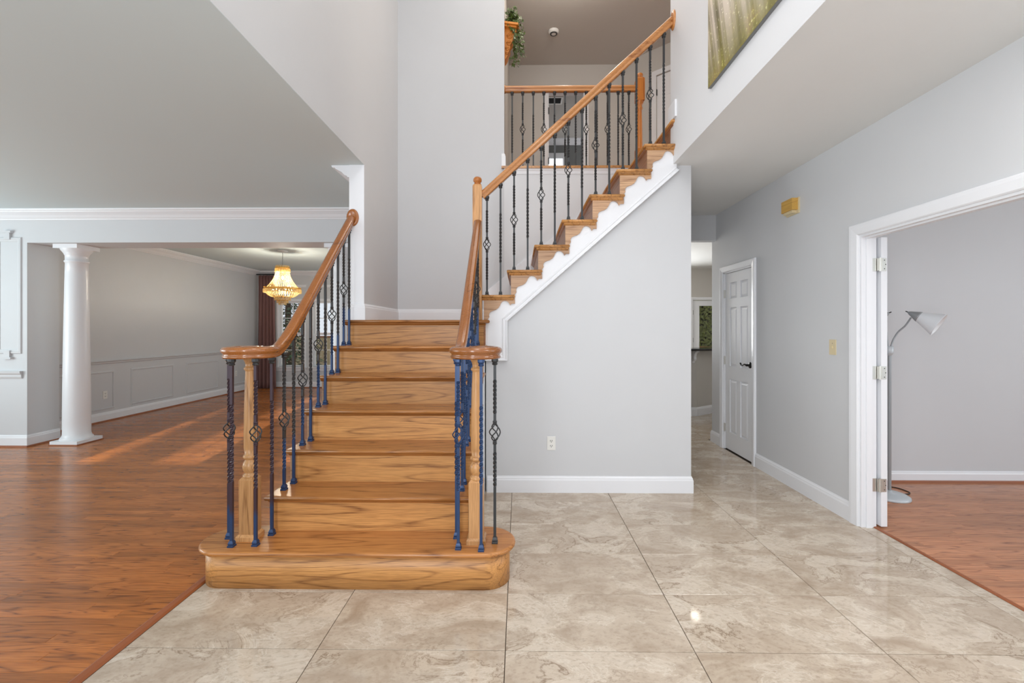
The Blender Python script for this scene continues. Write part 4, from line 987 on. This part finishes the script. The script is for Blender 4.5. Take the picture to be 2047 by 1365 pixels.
for v in range(26):
    a = rnd.uniform(-2.2, 1.6); dx, dy = math.cos(a)*rnd.uniform(.02, .09), math.sin(a)*rnd.uniform(.03, .12)
    p = Vector((bx+.075, by, bz+.08)); L = rnd.uniform(.1, .5) if v > 5 else rnd.uniform(.0, .05)
    pts = [p.copy()]; q = p+Vector((dx*.6, dy*.6, rnd.uniform(.03, .10))); pts.append(q.copy())
    q = q+Vector((dx*.6, dy*.6, -.03)); q.x = max(q.x, bx+.02); pts.append(q.copy())
    nseg = max(1, int(L/.05))
    for k in range(nseg):
        q = q+Vector((rnd.uniform(-.012, .016), rnd.uniform(-.012, .012), -.05)); q.x = max(q.x, bx+.03+.10*min(1, (bz-q.z)/.1 if q.z < bz else 0)*(.8 if q.z > bz-.25 else .4)); q.x = min(q.x, bx+.25); pts.append(q.copy())
    sm_.tube(pts, .0016, 4)
    for k in range(len(pts)-1):
        for u in (.2, .5, .8):
            leaf(lv, pts[k].lerp(pts[k+1], u)+Vector([rnd.uniform(-.018, .018) for _ in range(3)]), rnd.uniform(.013, .024))
for k in range(90):
    leaf(lv, Vector((bx+.02+rnd.random()*.13, by+rnd.uniform(-.1, .1), bz+rnd.uniform(.0, .17)*(1-.3*rnd.random()))), rnd.uniform(.014, .026))
for k in range(60): 
    z = rnd.uniform(-.42, .1); leaf(lv, Vector((bx+.15+rnd.uniform(-.05, .075)-(.05 if z < -.3 else 0), by+rnd.uniform(-.1, .06), bz+z)), rnd.uniform(.013, .024))
o = obj('foliage', lv, M_ivy, iv); o['kind'] = 'stuff'; obj('stems', sm_, M_stem, iv)
# ------------------------------------------------------------------ outside: lawn, fence, evergreens
M_grass = plain('grass', srgb(126, 134, 84), .9, var=.2); M_fence = plain('fence_boards', srgb(188, 168, 138), .8, var=.12)
M_needle = plain('needles', srgb(58, 84, 50), .8, var=.5); M_needle2 = plain('needles_sunlit', srgb(96, 104, 52), .8, var=.5); M_bark = plain('bark', srgb(86, 66, 48), .9)
struct('ground', MB().box(-30, 25, 10.9, 45, -.6, -.4), M_grass, 'lawn outside the windows')
fe = thing('garden_fence', (-9, 19, -.4), 'tan board fence behind the dining room windows', 'fence')
x = -16.0
while x < -3:
    obj('board', MB().box(x, x+.19, 19, 19.03, -.4, 1.05), M_fence, fe); x += .2
obj('top_rail', MB().box(-16, -3, 18.97, 19.06, 1.05, 1.12), M_shoe, fe)
def evergreen(x, y, h, r, label, mat, seed, zb=-.4):
    t = thing('evergreen_tree', (x, y, zb), label, 'tree')
    obj('trunk', MB().lathe([(.14, 0), (.1, h*.5), (.02, h)], (x, y, zb), 8), M_bark, t)
    q = random.Random(seed); mm = MB()
    for i in range(5200):
        u = q.random(); z = .25+u*(h-.25); rr = r*(1-u)**.8*q.uniform(.3, 1); a = q.uniform(0, 6.283)
        c = Vector((x+rr*math.cos(a), y+rr*math.sin(a), zb+z-.2*rr)); d = Vector((math.cos(a), math.sin(a), q.uniform(-.5, .2)))*q.uniform(.1, .22)
        s_ = Vector((-math.sin(a), math.cos(a), q.uniform(-.4, .4)))*.05
        mm.add([c-s_, c+s_, c+d], [(0, 1, 2)])
    o = obj('foliage', mm, mat, t); o['kind'] = 'stuff'
evergreen(-8.6, 16.5, 5.5, 1.3, 'dark evergreen tree outside the left dining window', M_needle, 1)
evergreen(-6.9, 20.6, 6.5, 1.2, 'tall evergreen tree outside the second dining window', M_needle, 2)
evergreen(-12.4, 21.2, 6.0, 1.4, 'evergreen tree farther left by the fence', M_needle, 5)
evergreen(6.4, 21.5, 9, 2.4, 'tall evergreen standing behind the kitchen hedge', M_needle, 6)

def hedge(x0, x1, y0, y1, z0, z1, n, label, mat, seed):
    t = thing('hedge', ((x0+x1)/2, (y0+y1)/2, z0), label, 'hedge')
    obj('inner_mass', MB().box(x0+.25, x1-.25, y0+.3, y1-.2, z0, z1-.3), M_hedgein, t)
    q = random.Random(seed); mm = MB()
    for i in range(n):
        c = Vector((q.uniform(x0, x1), y0+.35*q.random()**1.5, q.uniform(z0, z1))); u = q.uniform(0, 6.283)
        d = Vector((math.cos(u), q.uniform(-.6, .1), math.sin(u)*.6-.3)).normalized()*q.uniform(.07, .16); s_ = d.cross(Vector((0, 1, .3))).normalized()*.035
        mm.add([c-s_, c+s_, c+d], [(0, 1, 2)])
    o = obj('foliage', mm, mat, t); o['kind'] = 'stuff'
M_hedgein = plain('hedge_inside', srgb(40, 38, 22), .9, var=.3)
hedge(3.8, 6.6, 12.7, 13.6, -.4, 4.2, 8000, 'dense green hedge filling the kitchen door glass', M_needle2, 11)
dk = thing('deck_railing', (5.0, 12.0, -.4), 'brown deck rail outside the kitchen door', 'deck railing')
obj('top_rail', MB().box(3.6, 6.5, 11.95, 12.09, .88, .93), M_shoe, dk)
for i in range(5): obj('post', MB().box(3.7+i*.65, 3.78+i*.65, 11.98, 12.06, -.4, .88), M_shoe, dk)
dk = thing('deck_railing', (-5.5, 12.0, -.4), 'brown topped deck rail outside the dining room windows', 'deck railing')
obj('top_rail', MB().box(-8.5, -3.0, 11.95, 12.09, 1.24, 1.30), M_shoe, dk)
for i in range(5): obj('post', MB().box(-8.4+i*1.3, -8.3+i*1.3, 11.98, 12.07, -.4, 1.24), M_shoe, dk)
